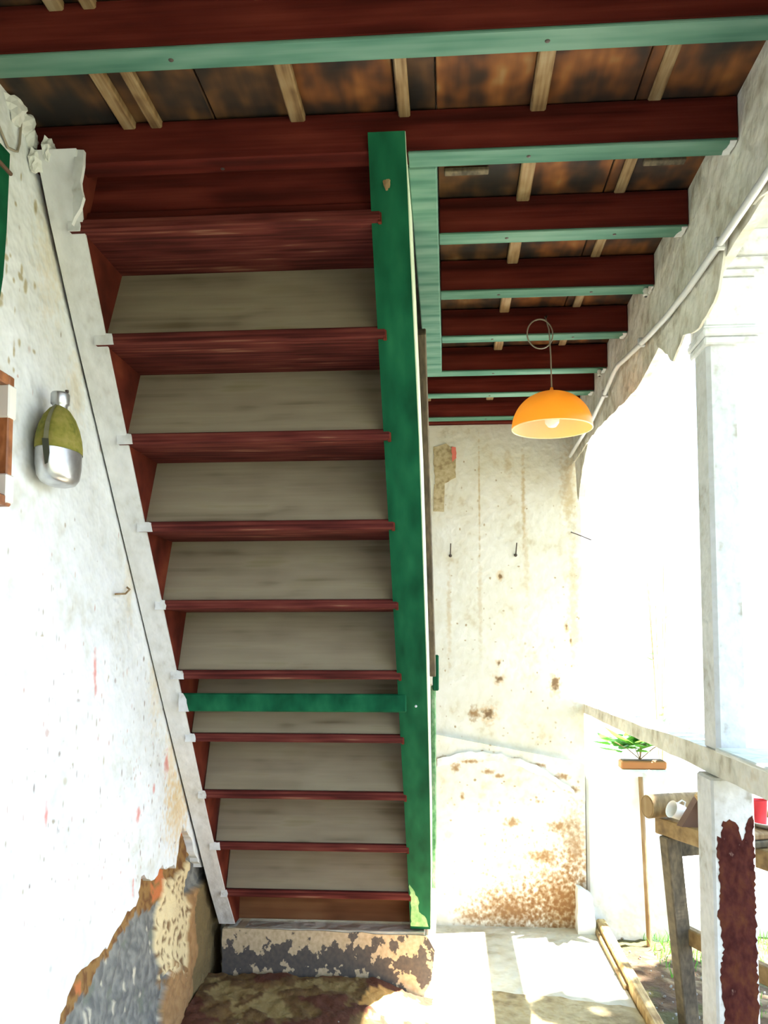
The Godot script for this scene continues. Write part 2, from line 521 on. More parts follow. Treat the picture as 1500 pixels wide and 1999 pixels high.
func build_floor() -> void:
	var f := setting("floor", "worn beige concrete floor of the passage", "floor")
	var st := start()
	box(st, -0.99, 0.70, -0.30, 0.0, -2.2, 4.42, 0.006)
	part("slab", st, M.concrete, f)
	# shade on the floor by the pillar, painted as a thin darker tan sheet
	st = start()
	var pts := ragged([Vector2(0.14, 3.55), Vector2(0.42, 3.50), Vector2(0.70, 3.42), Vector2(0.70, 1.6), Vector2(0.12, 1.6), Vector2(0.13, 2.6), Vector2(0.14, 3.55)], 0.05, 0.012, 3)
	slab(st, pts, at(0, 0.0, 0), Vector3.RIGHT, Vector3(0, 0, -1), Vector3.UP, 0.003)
	part("floor_shade_sheet", st, M.shaded_floor, f)
	# loose earth heaped against the stair plinth
	var h := thing("earth_heap", "low heap of loose brown earth against the stair plinth", "earth", at(-0.5, 0, 3.1))
	var n := FastNoiseLite.new()
	n.seed = 21
	n.frequency = 3.2
	var fine := FastNoiseLite.new()
	fine.seed = 22
	fine.frequency = 14.0
	st = start()
	sheet(st, 90, 90, func(u, v):
		var x: float = lerpf(-0.95, -0.02, u)
		var d: float = lerpf(2.2, 3.46, v)
		var k := n.get_noise_2d(x, d)
		var q := fine.get_noise_2d(x, d)
		var back := smoothstep(2.9, 3.44, d)
		var side := 1.0 - smoothstep(-0.32, -0.1, x + 0.06 * k)
		var edge := smoothstep(-0.02, -0.2, x) * smoothstep(2.2, 2.5, d)
		var y: float = (0.06 * back * side + 0.010 * q + 0.016 * k + 0.016) * edge - 0.004
		var c := lin(124, 98, 58).lerp(lin(96, 70, 40), clampf(0.5 + q * 1.5, 0, 1))
		if k > 0.12:
			c = lin(94, 54, 34)
		elif k < -0.25:
			c = lin(150, 130, 84)
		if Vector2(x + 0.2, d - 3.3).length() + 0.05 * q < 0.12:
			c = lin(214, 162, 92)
		return [at(x, y, d), c], Vector3.UP)
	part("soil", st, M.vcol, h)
	st = start()
	var r := RandomNumberGenerator.new()
	r.seed = 5
	for i in 90:
		var s := r.randf_range(0.005, 0.016)
		obox(st, Transform3D(Basis.from_euler(Vector3(r.randf() * 3, r.randf() * 3, 0)), at(r.randf_range(-0.88, -0.25), r.randf_range(0.02, 0.035), r.randf_range(2.6, 3.3))), Vector3(s, s * 0.6, s), 0.003)
	var cr := part("crumbs", st, M.stone_grey, h)
	cr.set_meta("kind", "stuff")
	# wooden board along the floor's outer edge
	var k := thing("floor_edge_board", "long weathered wooden board along the outer floor edge", "board", at(0.72, -0.1, 2.6))
	st = start()
	bar(st, at(0.722, -0.005, 4.36), at(0.728, -0.01, 1.0), 0.045, 0.10, 0.008)
	part("board", st, M.kerb_wood, k)
	st = start()
	bar(st, at(0.69, 0.012, 4.30), at(0.695, 0.008, 3.6), 0.02, 0.02, 0.004)
	part("splinter", st, M.wood, k)

# ---------------------------------------------------------------- walls
func build_left_wall() -> void:
	var w := setting("wall_left", "whitewashed flaking plaster wall with broken plaster near the stair foot", "wall")
	var st := start()
	box(st, -1.35, -1.0, -0.3, 4.9, -2.2, 4.8, 0.01)
	part("core", st, M.stone_grey, w)
	st = start()
	box(st, -1.02, -0.942, -0.02, 2.56, -2.2, 1.2, 0.004)
	part("plaster", st, M.plaster, w)
	# the piece in view: depth 1.2 .. 4.35, with a broken lower edge
	var W := 1024
	var H := 832
	var im := Image.create(W, H, false, Image.FORMAT_RGB8)
	var g1 := grey_noise(W, H, 61, 0.012, 4)
	var g2 := grey_noise(W, H, 62, 0.05, 3)
	var g := ramp([[0.1, srgb(202, 202, 193)], [0.4, srgb(222, 226, 226)], [0.75, srgb(232, 236, 239)]])
	for y in H:
		for x in W:
			im.set_pixel(x, y, g.sample(clampf(g1.get_pixel(x, y).r * 0.6 + g2.get_pixel(x, y).r * 0.4, 0, 1)))
	var ux := func(d: float) -> float: return (d - 1.2) / 3.15 * W
	var uy := func(yy: float) -> float: return (1.0 - yy / 2.56) * H
	var r := RandomNumberGenerator.new()
	r.seed = 99
	# soft-edged yellow-brown patches beside the stair and above the broken edge
	for s in [[3.0, 0.80, 0.16, 0.16, 0.55], [2.92, 0.95, 0.08, 0.2, 0.35], [2.75, 1.25, 0.08, 0.2, 0.25], [2.5, 1.55, 0.05, 0.16, 0.2], [2.1, 2.0, 0.06, 0.15, 0.18], [1.95, 2.3, 0.1, 0.2, 0.2]]:
		splat(im, ux.call(s[0]), uy.call(s[1]), s[2] / 3.15 * W, s[3] / 2.56 * H, srgb(214, 172, 104), s[4], 7, 0.9)
	# flakes of paint lost: small dark and ochre chips in loose upright trails
	for i in 420:
		var cl := i % 9
		var d := r.randf_range(1.6, 3.1)
		var yy := r.randf_range(0.5, 2.3)
		if cl < 7:
			d = 2.0 + 0.16 * cl + r.randfn() * 0.07
			yy = 1.15 - 0.06 * cl + r.randfn() * 0.26
		var c := [srgb(150, 138, 120), srgb(176, 164, 140), srgb(128, 112, 104), srgb(186, 150, 138)][r.randi() % 4] as Color
		splat(im, ux.call(d), uy.call(yy), r.randf_range(0.6, 1.6) * (1.0 + 2.0 * float(i % 17 == 0)), r.randf_range(0.8, 4.5), c, r.randf_range(0.25, 0.9), i, 0.6)
	for i in 40:
		splat(im, ux.call(1.75 + r.randfn() * 0.08), uy.call(2.15 + r.randfn() * 0.12), r.randf_range(1, 4), r.randf_range(2, 6), srgb(150, 132, 84), 0.6, 700 + i, 0.6)
	# smears of red paint
	for s in [[2.87, 0.967, 0.028, 0.045], [2.75, 0.903, 0.018, 0.02], [2.614, 0.848, 0.022, 0.035], [2.262, 1.304, 0.014, 0.05], [2.27, 1.25, 0.012, 0.03], [2.0, 0.965, 0.012, 0.03], [2.58, 0.644, 0.012, 0.03]]:
		splat(im, ux.call(s[0]), uy.call(s[1]), s[2] / 3.15 * W, s[3] / 2.56 * H, srgb(206, 96, 84), 0.6, int(s[0] * 100), 0.9)
	var m := mat(Color.WHITE, 0.9)
	m.albedo_texture = ImageTexture.create_from_image(im)
	var bm := g2
	bm.convert(Image.FORMAT_RGB8)
	bm.bump_map_to_normal_map(5.0)
	m.normal_enabled = true
	m.normal_texture = ImageTexture.create_from_image(bm)
	m.normal_scale = 0.4
	var edge := [Vector2(3.10, 0.0), Vector2(3.26, 0.30), Vector2(3.12, 0.62), Vector2(3.07, 0.70), Vector2(3.03, 0.69), Vector2(2.99, 0.60), Vector2(2.82, 0.64), Vector2(2.77, 0.61), Vector2(2.65, 0.655), Vector2(2.63, 0.59), Vector2(2.49, 0.57), Vector2(2.40, 0.53), Vector2(2.28, 0.535), Vector2(2.20, 0.53), Vector2(2.15, 0.49), Vector2(2.09, 0.45), Vector2(1.97, 0.28), Vector2(1.9, 0.0)]
	var rg := ragged(edge, 0.022, 0.009, 12)
	# a loop: broken edge, then round the sheet; the narrow lip right of the break stays bare
	var out := PackedVector2Array([Vector2(1.2, 0.0), Vector2(1.2, 2.56), Vector2(4.35, 2.56), Vector2(4.35, 0.5), Vector2(3.4, 0.5)])
	var brk := ragged([Vector2(3.3, 0.52), Vector2(3.16, 0.66), Vector2(3.07, 0.72), Vector2(3.03, 0.69), Vector2(2.99, 0.60), Vector2(2.82, 0.64), Vector2(2.77, 0.61), Vector2(2.65, 0.655), Vector2(2.63, 0.59), Vector2(2.49, 0.57), Vector2(2.40, 0.53), Vector2(2.28, 0.535), Vector2(2.20, 0.53), Vector2(2.15, 0.49), Vector2(2.09, 0.45), Vector2(1.97, 0.28), Vector2(1.9, 0.0)], 0.022, 0.009, 12)
	out.append_array(brk)
	st = start()
	slab(st, out, at(-0.985, 0, 0), Vector3(0, 0, -1), Vector3.UP, Vector3.RIGHT, 0.045, Rect2(1.2, 0, 3.15, 2.56))
	st.generate_tangents()
	part("plaster_coat", st, m, w)
	# masonry laid bare under it
	var n := FastNoiseLite.new()
	n.seed = 31
	n.frequency = 5.0
	var fine := FastNoiseLite.new()
	fine.seed = 32
	fine.frequency = 22.0
	var streak := FastNoiseLite.new()
	streak.seed = 33
	streak.frequency = 6.0
	st = start()
	sheet(st, 150, 60, func(u, v):
		var d: float = lerpf(1.85, 3.65, u)
		var y: float = lerpf(0.0, 0.78, v)
		var k := n.get_noise_2d(d, y)
		var q := fine.get_noise_2d(d, y)
		var s := streak.get_noise_2d(d * 3.0, y * 0.7)
		var x: float = -0.972 + 0.016 * k + 0.006 * q
		var c := lin(136, 136, 128).lerp(lin(98, 98, 96), clampf(0.5 + 1.6 * q, 0, 1))
		if s > 0.46:
			c = lin(196, 188, 168)
		if k < -0.3:
			c = lin(112, 116, 104)
		var top: float = 0.52 + 0.24 * (d - 2.2)
		if y > top - 0.10 + 0.06 * k - 0.1 * smoothstep(2.6, 3.0, d):
			c = lin(140, 104, 58) if q < 0.1 else lin(108, 72, 34)
			if k > 0.25:
				c = lin(186, 108, 60)
			x += 0.006
		if d > 2.88 + 0.05 * k and d < 3.2 + 0.04 * k and y < 0.56 + 0.04 * k and y > 0.22 + 0.1 * q + 0.3 * (3.05 - d):
			c = lin(222, 204, 158) if q > -0.22 else lin(128, 102, 70)
			x += 0.012
		elif d > 2.95 + 0.06 * k and y < 0.45:
			c = lin(176, 138, 92).lerp(lin(150, 112, 70), clampf(0.5 + q, 0, 1))
			x += 0.022
			if d > 3.28 + 0.04 * k:
				c = lin(120, 102, 66)
		return [at(x, y, d), c], Vector3.RIGHT)
	part("bare_masonry", st, M.vcol, w, "grey and brown masonry bared where the plaster broke off")
	# white lumps of plaster left around the joist ends
	for q in [[-0.935, 2.535, 1.76, 0.03], [-0.935, 2.52, 1.81, 0.024], [-0.930, 2.50, 1.835, 0.020], [-0.92, 2.452, 1.838, 0.018], [-0.89, 2.478, 1.838, 0.018]]:
		st = start()
		lump(st, at(q[0] - 0.008, q[1], q[2]), q[3] * 1.15, int(q[2] * 1000), Vector3(0.7, 1.1, 1.2))
		part("plaster_lump", st, M.plaster, w)

func lump(st: SurfaceTool, c: Vector3, r: float, seed_: int, squash := Vector3.ONE) -> void:
	var n := FastNoiseLite.new()
	n.seed = seed_
	n.frequency = 0.9
	var ico := SphereMesh.new()
	ico.radial_segments = 12
	ico.rings = 7
	var a := ico.get_mesh_arrays()
	var v: PackedVector3Array = a[Mesh.ARRAY_VERTEX]
	var idx: PackedInt32Array = a[Mesh.ARRAY_INDEX]
	var out := PackedVector3Array()
	for p0 in v:
		var p := p0.normalized()
		out.append(c + p * squash * r * (1.0 + 0.55 * n.get_noise_3dv(p * 1.6) + 0.35 * n.get_noise_3dv(p * 4.1 + Vector3(9, 2, 5))))
	for i in range(0, idx.size(), 3):
		var q := [out[idx[i]], out[idx[i + 1]], out[idx[i + 2]]]
		poly(st, q, (q[0] + q[1] + q[2]) / 3.0 - c)

func build_back_wall() -> void:
	var w := setting("wall_back", "cream plastered end wall with stains, nails and a sloping dado", "wall")
	var st := start()
	box(st, -1.35, 0.664, -0.3, 4.9, 4.44, 4.75, 0.008)
	part("core", st, M.plaster, w)
	var W := 640
	var H := 900
	var im := Image.create(W, H, false, Image.FORMAT_RGB8)
	var g1 := grey_noise(W, H, 71, 0.010, 4)
	var g2 := grey_noise(W, H, 72, 0.05, 4)
	var g := ramp([[0.1, srgb(200, 188, 158)], [0.35, srgb(218, 214, 196)], [0.7, srgb(226, 224, 212)]])
	for y in H:
		for x in W:
			im.set_pixel(x, y, g.sample(clampf(g1.get_pixel(x, y).r * 0.6 + g2.get_pixel(x, y).r * 0.4, 0, 1)))
	var x0 := -1.0
	var ux := func(x: float) -> float: return (x - x0) / 1.66 * W
	var uy := func(yy: float) -> float: return (1.0 - yy / 2.50) * H
	var r := RandomNumberGenerator.new()
	r.seed = 13
	# rain streaks, brown, running down from the top
	for s in [[0.155, 2.42, 1.75, 0.006, 0.5], [0.155, 1.9, 1.3, 0.014, 0.25], [0.375, 2.36, 1.85, 0.012, 0.5], [0.385, 2.1, 1.5, 0.02, 0.25], [0.0, 1.8, 1.2, 0.015, 0.3], [0.30, 2.35, 2.2, 0.03, 0.25], [0.60, 2.4, 1.9, 0.05, 0.4], [0.615, 2.0, 1.0, 0.03, 0.3]]:
		splat(im, ux.call(s[0]), uy.call((s[1] + s[2]) / 2), s[3] / 1.66 * W, (s[1] - s[2]) / 2 / 2.5 * H, srgb(178, 144, 88), s[4], int(s[0] * 900), 0.8)
	for i in 170:
		var x := r.randf_range(-0.1, 0.66)
		var yy := r.randf_range(0.1, 2.3)
		splat(im, ux.call(x), uy.call(yy), r.randf_range(0.8, 3), r.randf_range(0.8, 3), srgb(140, 112, 70), r.randf_range(0.3, 0.8), i, 0.6)
	# holes and chips with ochre rims
	for s in [[0.256, 1.70, 0.011, 0.018], [0.245, 1.27, 0.012, 0.012], [0.245, 1.19, 0.02, 0.016], [0.19, 1.02, 0.03, 0.03], [0.52, 1.17, 0.02, 0.04], [0.58, 1.45, 0.008, 0.02], [0.60, 1.38, 0.006, 0.014]]:
		splat(im, ux.call(s[0]), uy.call(s[1]), s[2] * 1.9 / 1.66 * W, s[3] * 1.9 / 2.5 * H, srgb(206, 160, 104), 0.5, 41, 0.8)
		splat(im, ux.call(s[0]), uy.call(s[1]), s[2] / 1.66 * W, s[3] / 2.5 * H, srgb(104, 78, 50), 0.8, 42, 0.6)
	# rusty seams and broken render along the dado
	for q in [[-0.04, 0.80, 0.05, 0.02], [0.03, 0.76, 0.03, 0.03], [0.10, 0.79, 0.06, 0.012], [0.19, 0.74, 0.035, 0.016], [0.24, 0.72, 0.03, 0.012], [0.30, 0.80, 0.07, 0.012], [0.42, 0.775, 0.06, 0.014], [0.54, 0.72, 0.05, 0.02], [0.60, 0.66, 0.03, 0.02], [0.43, 0.60, 0.014, 0.012], [0.06, 0.62, 0.014, 0.02], [0.52, 0.48, 0.07, 0.03], [0.30, 0.50, 0.05, 0.03], [0.12, 1.02, 0.03, 0.05], [0.45, 0.34, 0.09, 0.04]]:
		splat(im, ux.call(q[0]), uy.call(q[1]), q[2] / 1.66 * W, q[3] / 2.5 * H, srgb(132, 90, 44), 0.7, int(q[0] * 700 + 300), 0.8)
	# earth splashed up the foot of the wall, in the corner
	for s in [[0.55, 0.12, 0.22, 0.24, 0.9], [0.30, 0.08, 0.24, 0.14, 0.85], [0.60, 0.38, 0.08, 0.22, 0.6], [0.1, 0.05, 0.1, 0.06, 0.5]]:
		splat(im, ux.call(s[0]), uy.call(s[1]), s[2] / 1.66 * W, s[3] / 2.5 * H, srgb(120, 80, 40), s[4], 50, 0.9)
	for i in 220:
		splat(im, ux.call(r.randf_range(0.15, 0.66)), uy.call(absf(r.randfn()) * 0.28), r.randf_range(1, 4), r.randf_range(1, 4), srgb(150, 112, 64), 0.4, 900 + i, 0.7)
	var m := mat(Color.WHITE, 0.9)
	m.albedo_texture = ImageTexture.create_from_image(im)
	g2.convert(Image.FORMAT_RGB8)
	g2.bump_map_to_normal_map(6.0)
	m.normal_enabled = true
	m.normal_texture = ImageTexture.create_from_image(g2)
	m.normal_scale = 0.2
	var R := Rect2(x0, 0, 1.66, 2.5)
	st = start()
	var upper := PackedVector2Array([Vector2(-1.0, 0.6), Vector2(0.66, 0.6), Vector2(0.66, 2.38)])
	upper.append_array(ragged([Vector2(0.66, 2.38), Vector2(0.63, 2.40), Vector2(0.6, 2.47)], 0.02, 0.006, 4))
	upper.append_array(PackedVector2Array([Vector2(-1.0, 2.47)]))
	slab(st, upper, at(0, 0, 4.45), Vector3.RIGHT, Vector3.UP, Vector3(0, 0, 1), 0.085, R)
	st.generate_tangents()
	part("plaster", st, m, w)
	st = start()
	var dado := PackedVector2Array([Vector2(-1.0, -0.02), Vector2(0.655, -0.02), Vector2(0.655, 0.785), Vector2(-0.057, 0.916), Vector2(-1.0, 1.0)])
	slab(st, dado, at(0, 0, 4.45), Vector3.RIGHT, Vector3.UP, Vector3(0, 0, 1), 0.105, R)
	st.generate_tangents()
	part("dado", st, m, w)
	# lifted crust of old render below the dado line
	st = start()
	var crust := ragged([Vector2(-0.06, 0.80), Vector2(0.10, 0.84), Vector2(0.28, 0.82), Vector2(0.42, 0.78), Vector2(0.60, 0.66), Vector2(0.61, 0.63), Vector2(0.46, 0.72), Vector2(0.28, 0.79), Vector2(0.1, 0.80), Vector2(-0.06, 0.76)], 0.03, 0.006, 8)
	slab(st, crust, at(0, 0, 4.346), Vector3.RIGHT, Vector3.UP, Vector3(0, 0, 1), 0.010)
	part("render_crust", st, M.plaster, w)
	# white corner stub outside the passage
	var s2 := setting("wall_outside", "low bare white garden wall butting against the end wall", "wall")
	st = start()
	box(st, 0.666, 1.075, -0.2, 0.75, 4.375, 4.58, 0.012)
	part("plaster", st, M.plaster, s2)
	st = start()
	slab(st, ragged([Vector2(0.60, 0.0), Vector2(0.60, 0.21), Vector2(0.63, 0.20), Vector2(0.67, 0.17), Vector2(0.68, 0.05), Vector2(0.68, 0.0)], 0.03, 0.004, 5), at(0, 0, 4.36), Vector3.RIGHT, Vector3.UP, Vector3(0, 0, 1), 0.10)
	part("corner_block", st, M.plaster, s2)

func build_upper_storey() -> void:
	var u := setting("wall_right", "outer wall of the storey above the open side", "wall")
	var st := start()
	box(st, 0.665, 0.82, 2.41, 4.9, -2.2, 4.8, 0.01)
	part("masonry", st, M.plaster, u)
	var f := setting("wall_front_added", "added unseen grey partition behind the camera that keeps the stair dim", "wall")
	st = start()
	box(st, -1.0, 0.66, -0.3, 4.9, -1.1, -0.9, 0.01)  # added out of view to cut light coming from behind
	part("boarding", st, M.old_wood, f)
	var r := setting("roof", "plain roof slab over the storey above", "roof")
	st = start()
	box(st, -1.4, 0.9, 4.9, 5.05, -2.4, 4.9, 0.01)
	part("slab", st, M.concrete, r)

# ---------------------------------------------------------------- ceiling
func build_ceiling() -> void:
	var c := setting("ceiling", "stained brown floorboards of the storey above, seen from below", "ceiling")
	var edges := [-0.955, -0.74, -0.52, -0.345, -0.11, -0.022, 0.185, 0.41, 0.655]
	var r := RandomNumberGenerator.new()
	r.seed = 3
	for i in edges.size() - 1:
		var a: float = edges[i] + 0.0015
		var b: float = edges[i + 1] - 0.0015
		var runs := [[-2.2, 4.36]] if a > -0.1 else [[-2.2, 1.96], [3.46, 4.36]]
		if a > -0.025:
			runs = [[-2.2, 2.02], [2.024, 4.36]]
		for q in runs:
			var st := start()
			var dy := r.randf_range(0.0, 0.004)
			box(st, a, b, 2.54 + dy, 2.57, q[0], q[1], 0.002)
			part("board", st, M.boards[r.randi() % 4], c)
	# laths nailed up under the seams
	for x in [[-0.715, 0.030], [-0.652, 0.026], [-0.33, 0.034], [-0.092, 0.026], [0.20, 0.034], [0.45, 0.028]]:
		var runs := [[-2.2, 4.36]] if x[0] > -0.05 else [[-2.2, 1.95], [3.46, 4.36]]
		for q in runs:
			var st := start()
			box(st, x[0] - x[1] / 2, x[0] + x[1] / 2, 2.522 if x[0] != 0.45 else 2.534, 2.5415, q[0], q[1], 0.003)
			part("lath", st, M.lath, c)
	# knots and cut-outs patched with small plates
	for q in [[0.05, 2.10, 0.055], [0.53, 2.09, 0.05]]:
		var st := start()
		box(st, q[0] - q[2], q[0] + q[2], 2.530, 2.5405, q[1] - 0.012, q[1] + 0.012, 0.002)
		part("patch", st, M.old_wood, c)
	var joists := [1.475, 1.845, 2.233, 2.61, 3.004, 3.395, 3.707, 4.102]
	var names := ["eighth", "seventh", "sixth", "fifth", "fourth", "third", "second", "first"]
	for i in joists.size():
		var short: bool = i >= 2 and i <= 4
		var d: float = joists[i]
		var lab := "dark red ceiling joist with green underside, %s from the end wall" % names[i]
		if i == 1:
			lab = "dark red ceiling joist carrying the stair head, seventh from the end wall"
		var x0 := -0.02 if short else -0.945
		var j := thing("ceiling_joist", lab, "joist", at(x0, 2.44, d), "ceiling joists")
		var st := start()
		box(st, x0, 0.625, 2.444, 2.5385, d, d + 0.058, 0.003)
		part("beam", st, M.red, j)
		st = start()
		if i == 1:
			box(st, -0.084, 0.622, 2.438, 2.4445, d - 0.001, d + 0.059, 0.002)
		else:
			box(st, x0, 0.622, 2.438, 2.4445, d - 0.001, d + 0.059, 0.002)
		part("underside", st, M.pale_green, j, "pale green painted underside")
		for k in [0.28, 0.72]:
			st = start()
			lathe(st, [Vector2(0.0001, -0.002), Vector2(0.004, -0.0015), Vector2(0.005, 0.0)], Transform3D(Basis.IDENTITY, at(lerpf(x0, 0.62, k), 2.438, d + 0.03)), 10)
			part("nail_head", st, M.dark_iron, j)
		# splash of whitewash where the joist meets the outer beam
		st = start()
		slab(st, ragged([Vector2(0.622, 0.0), Vector2(0.622, 0.056), Vector2(0.612 - 0.006 * (i % 3), 0.056), Vector2(0.604, 0.04), Vector2(0.613 - 0.004 * (i % 2), 0.02), Vector2(0.607, 0.0)], 0.01, 0.002, 60 + i), at(0, 2.4365, d), Vector3.RIGHT, Vector3(0, 0, -1), Vector3.UP, 0.002)
		part("whitewash_splash", st, M.whitewash, j)
	var wp := thing("wall_plate", "dark red timber lying on top of the end wall", "beam", at(-0.9, 2.45, 4.32))
	var st := start()
	box(st, -0.945, 0.64, 2.472, 2.538, 4.33, 4.40, 0.003)
	part("beam", st, M.red, wp)
	# pale green trimmer along the stair opening
	var t := thing("stairwell_trimmer", "pale green timber running along the edge of the stair opening", "beam", at(-0.055, 2.44, 2.6))
	st = start()
	box(st, -0.087, -0.022, 2.437, 2.5385, 1.906, 3.394, 0.003)
	part("beam", st, M.pale_green, t)

# ---------------------------------------------------------------- beam on the open side
func build_beam() -> void:
	var b := thing("outer_beam", "whitewashed grimy beam carrying the joist ends on the open side", "beam", at(0.64, 2.2, 2.0))
	var st := start()
	var low := [Vector2(4.36, 2.27), Vector2(3.64, 2.262), Vector2(2.89, 2.205), Vector2(2.567, 2.24), Vector2(2.42, 2.235), Vector2(2.0, 2.23), Vector2(1.7, 2.24), Vector2(-2.2, 2.25)]
	var o := ragged(low, 0.05, 0.004, 9)
	o.append(Vector2(-2.2, 2.54))
	o.append(Vector2(4.36, 2.54))
	slab(st, o, at(0.626, 0, 0), Vector3(0, 0, -1), Vector3.UP, Vector3.RIGHT, 0.022)
	part("face", st, M.grime_plaster, b)
	# torn sheet of render hanging below the beam at the pillar head
	st = start()
	var rg := ragged([Vector2(2.60, 2.26), Vector2(2.567, 2.238), Vector2(2.48, 2.188), Vector2(2.40, 2.139), Vector2(2.36, 2.15), Vector2(2.294, 2.168), Vector2(2.155, 2.142), Vector2(2.06, 2.15), Vector2(1.99, 2.17), Vector2(1.957, 2.21), Vector2(1.93, 2.262)], 0.03, 0.005, 14)
	slab(st, rg, at(0.619, 0, 0), Vector3(0, 0, -1), Vector3.UP, Vector3.RIGHT, 0.0065)
	part("torn_render", st, M.grime_plaster, b, "ragged sheet of grey render hanging from the beam")
	st = start()
	slab(st, ragged([Vector2(1.80, 2.28), Vector2(1.76, 2.255), Vector2(1.72, 2.245), Vector2(1.66, 2.228), Vector2(1.6, 2.238), Vector2(1.5, 2.215), Vector2(1.4, 2.24), Vector2(1.3, 2.28)], 0.025, 0.006, 15), at(0.619, 0, 0), Vector3(0, 0, -1), Vector3.UP, Vector3.RIGHT, 0.0065)
	part("torn_render", st, M.grime_plaster, b)
	# chipped corner where the beam meets the end wall
	st = start()
	slab(st, ragged([Vector2(4.36, 2.30), Vector2(4.30, 2.12), Vector2(4.26, 2.05), Vector2(4.12, 2.18), Vector2(3.98, 2.25), Vector2(3.9, 2.30)], 0.03, 0.006, 16), at(0.632, 0, 0), Vector3(0, 0, -1), Vector3.UP, Vector3.RIGHT, 0.03)
	part("corner_bracket", st, M.grime_plaster, b)
	var c := thing("electrical_conduit", "white plastic conduit pipe clipped along the outer beam", "pipe", at(0.605, 2.2, 2.0))
	st = start()
	var pts := []
	var raw := [Vector2(4.32, 2.28), Vector2(3.646, 2.29), Vector2(3.34, 2.315), Vector2(3.16, 2.338), Vector2(3.08, 2.338), Vector2(2.95, 2.318), Vector2(2.641, 2.278), Vector2(2.40, 2.252), Vector2(2.186, 2.240), Vector2(1.861, 2.236), Vector2(1.62, 2.236), Vector2(1.2, 2.24), Vector2(0.2, 2.25), Vector2(-2.0, 2.25)]
	for p in raw:
		pts.append(at(0.605, p.y + 0.012, p.x))
	tube(st, pts, 0.0085, 12)
	part("pipe", st, M.pvc, c)
	for d in [1.93, 2.72, 3.36]:
		st = start()
		var yy := 2.248 if d < 2.3 else (2.302 if d < 3 else 2.325)
		box(st, 0.5945, 0.6185, yy - 0.012, yy + 0.016, d - 0.007, d + 0.007, 0.003)
		part("saddle_clip", st, M.pvc, c)
	# insulator hooks at two joist ends
	for q in [[2.60, 0.60], [3.385, 0.595]]:
		var k := thing("porcelain_insulator", "small porcelain insulator screwed to the %s" % ("fifth joist from the end wall" if q[0] < 3 else "third joist from the end wall"), "insulator", at(q[1], 2.40, q[0]), "porcelain insulators under joist ends")
		st = start()
		lathe(st, [Vector2(0.0001, 0.0), Vector2(0.007, 0.001), Vector2(0.009, 0.006), Vector2(0.006, 0.011), Vector2(0.009, 0.016), Vector2(0.007, 0.024), Vector2(0.003, 0.026)], Transform3D(Basis.IDENTITY, at(q[1], 2.411, q[0] + 0.02)), 16)
		part("body", st, M.white_enamel, k)
		st = start()
		lathe(st, [Vector2(0.0001, -0.003), Vector2(0.004, -0.002), Vector2(0.004, 0.002)], Transform3D(Basis.IDENTITY, at(q[1], 2.411, q[0] + 0.02)), 10)
		part("screw", st, M.dark_iron, k)

# ---------------------------------------------------------------- pillar, rail
func build_pillar_and_rail() -> void:
	var p := thing("pillar", "square whitewashed pillar with moulded capital and brown painted foot", "pillar", at(0.70, -0.1, 2.25))
	var st := start()
	# shaft above the rail, faintly tapered
	var xf := Transform3D(Basis.IDENTITY, at(0.704, 1.615, 2.30))
	obox(st, xf, Vector3(0.080, 1.05, 0.115), 0.010)
	part("shaft", st, M.whitewash, p)
	st = start()
	box(st, 0.645, 0.748, -0.3, 1.03, 2.235, 2.365, 0.006)
	part("pedestal", st, M.whitewash, p)
	# flaked brown paint on the front of the pedestal
	st = start()
	var top := ragged([Vector2(0.6524, -0.1), Vector2(0.6524, 0.20), Vector2(0.6607, 0.24), Vector2(0.6514, 0.30), Vector2(0.6552, 0.42), Vector2(0.6644, 0.47), Vector2(0.6542, 0.55), Vector2(0.6644, 0.62), Vector2(0.6533, 0.70), Vector2(0.6607, 0.76), Vector2(0.6542, 0.89), Vector2(0.6644, 0.885), Vector2(0.6700, 0.925), Vector2(0.6905, 0.93), Vector2(0.7063, 0.92), Vector2(0.7147, 0.88), Vector2(0.7230, 0.90), Vector2(0.7323, 0.935), Vector2(0.7435, 0.94), Vector2(0.7435, 0.5), Vector2(0.7435, -0.1)], 0.007, 0.0032, 18)
	slab(st, top, at(0, 0, 2.2362), Vector3.RIGHT, Vector3.UP, Vector3(0, 0, 1), 0.0024)
	part("brown_paint", st, M.brown_paint, p, "flaked dark brown paint")
	# capital: necking, swelling block, top slab
	var prof := [[2.125, 2.145, 0.008], [2.145, 2.165, 0.016], [2.165, 2.172, 0.010], [2.172, 2.300, 0.006], [2.300, 2.318, 0.016], [2.318, 2.345, 0.028], [2.345, 2.412, 0.04]]
	for q in prof:
		st = start()
		box(st, maxf(0.651, 0.663 - q[2]), 0.775 + q[2] * 2.2, q[0], q[1], 2.235 - q[2], 2.36 + q[2], 0.004)
		part("capital_moulding", st, M.whitewash, p)
	var r := thing("balustrade_rail", "whitewashed plastered rail along the open side at the pillar", "rail", at(0.70, 1.02, 2.5))
	st = start()
	slab(st, ragged([Vector2(4.37, 1.025), Vector2(3.2, 1.03), Vector2(2.3, 1.035), Vector2(-2.2, 1.03), Vector2(-2.2, 1.092), Vector2(2.3, 1.097), Vector2(3.2, 1.08), Vector2(4.37, 1.07)], 0.1, 0.002, 2), at(0.660, 0, 0), Vector3(0, 0, -1), Vector3.UP, Vector3.RIGHT, 0.115)
	part("rail", st, M.grime_plaster, r)
	st = start()
	box(st, 0.655, 0.79, 1.094, 1.106, -2.2, 2.23, 0.004)
	part("cap", st, M.plaster, r)

# ---------------------------------------------------------------- stairs
func slope_d(y: float) -> float:
	return 1.921 + (2.34 - y) * 0.7558

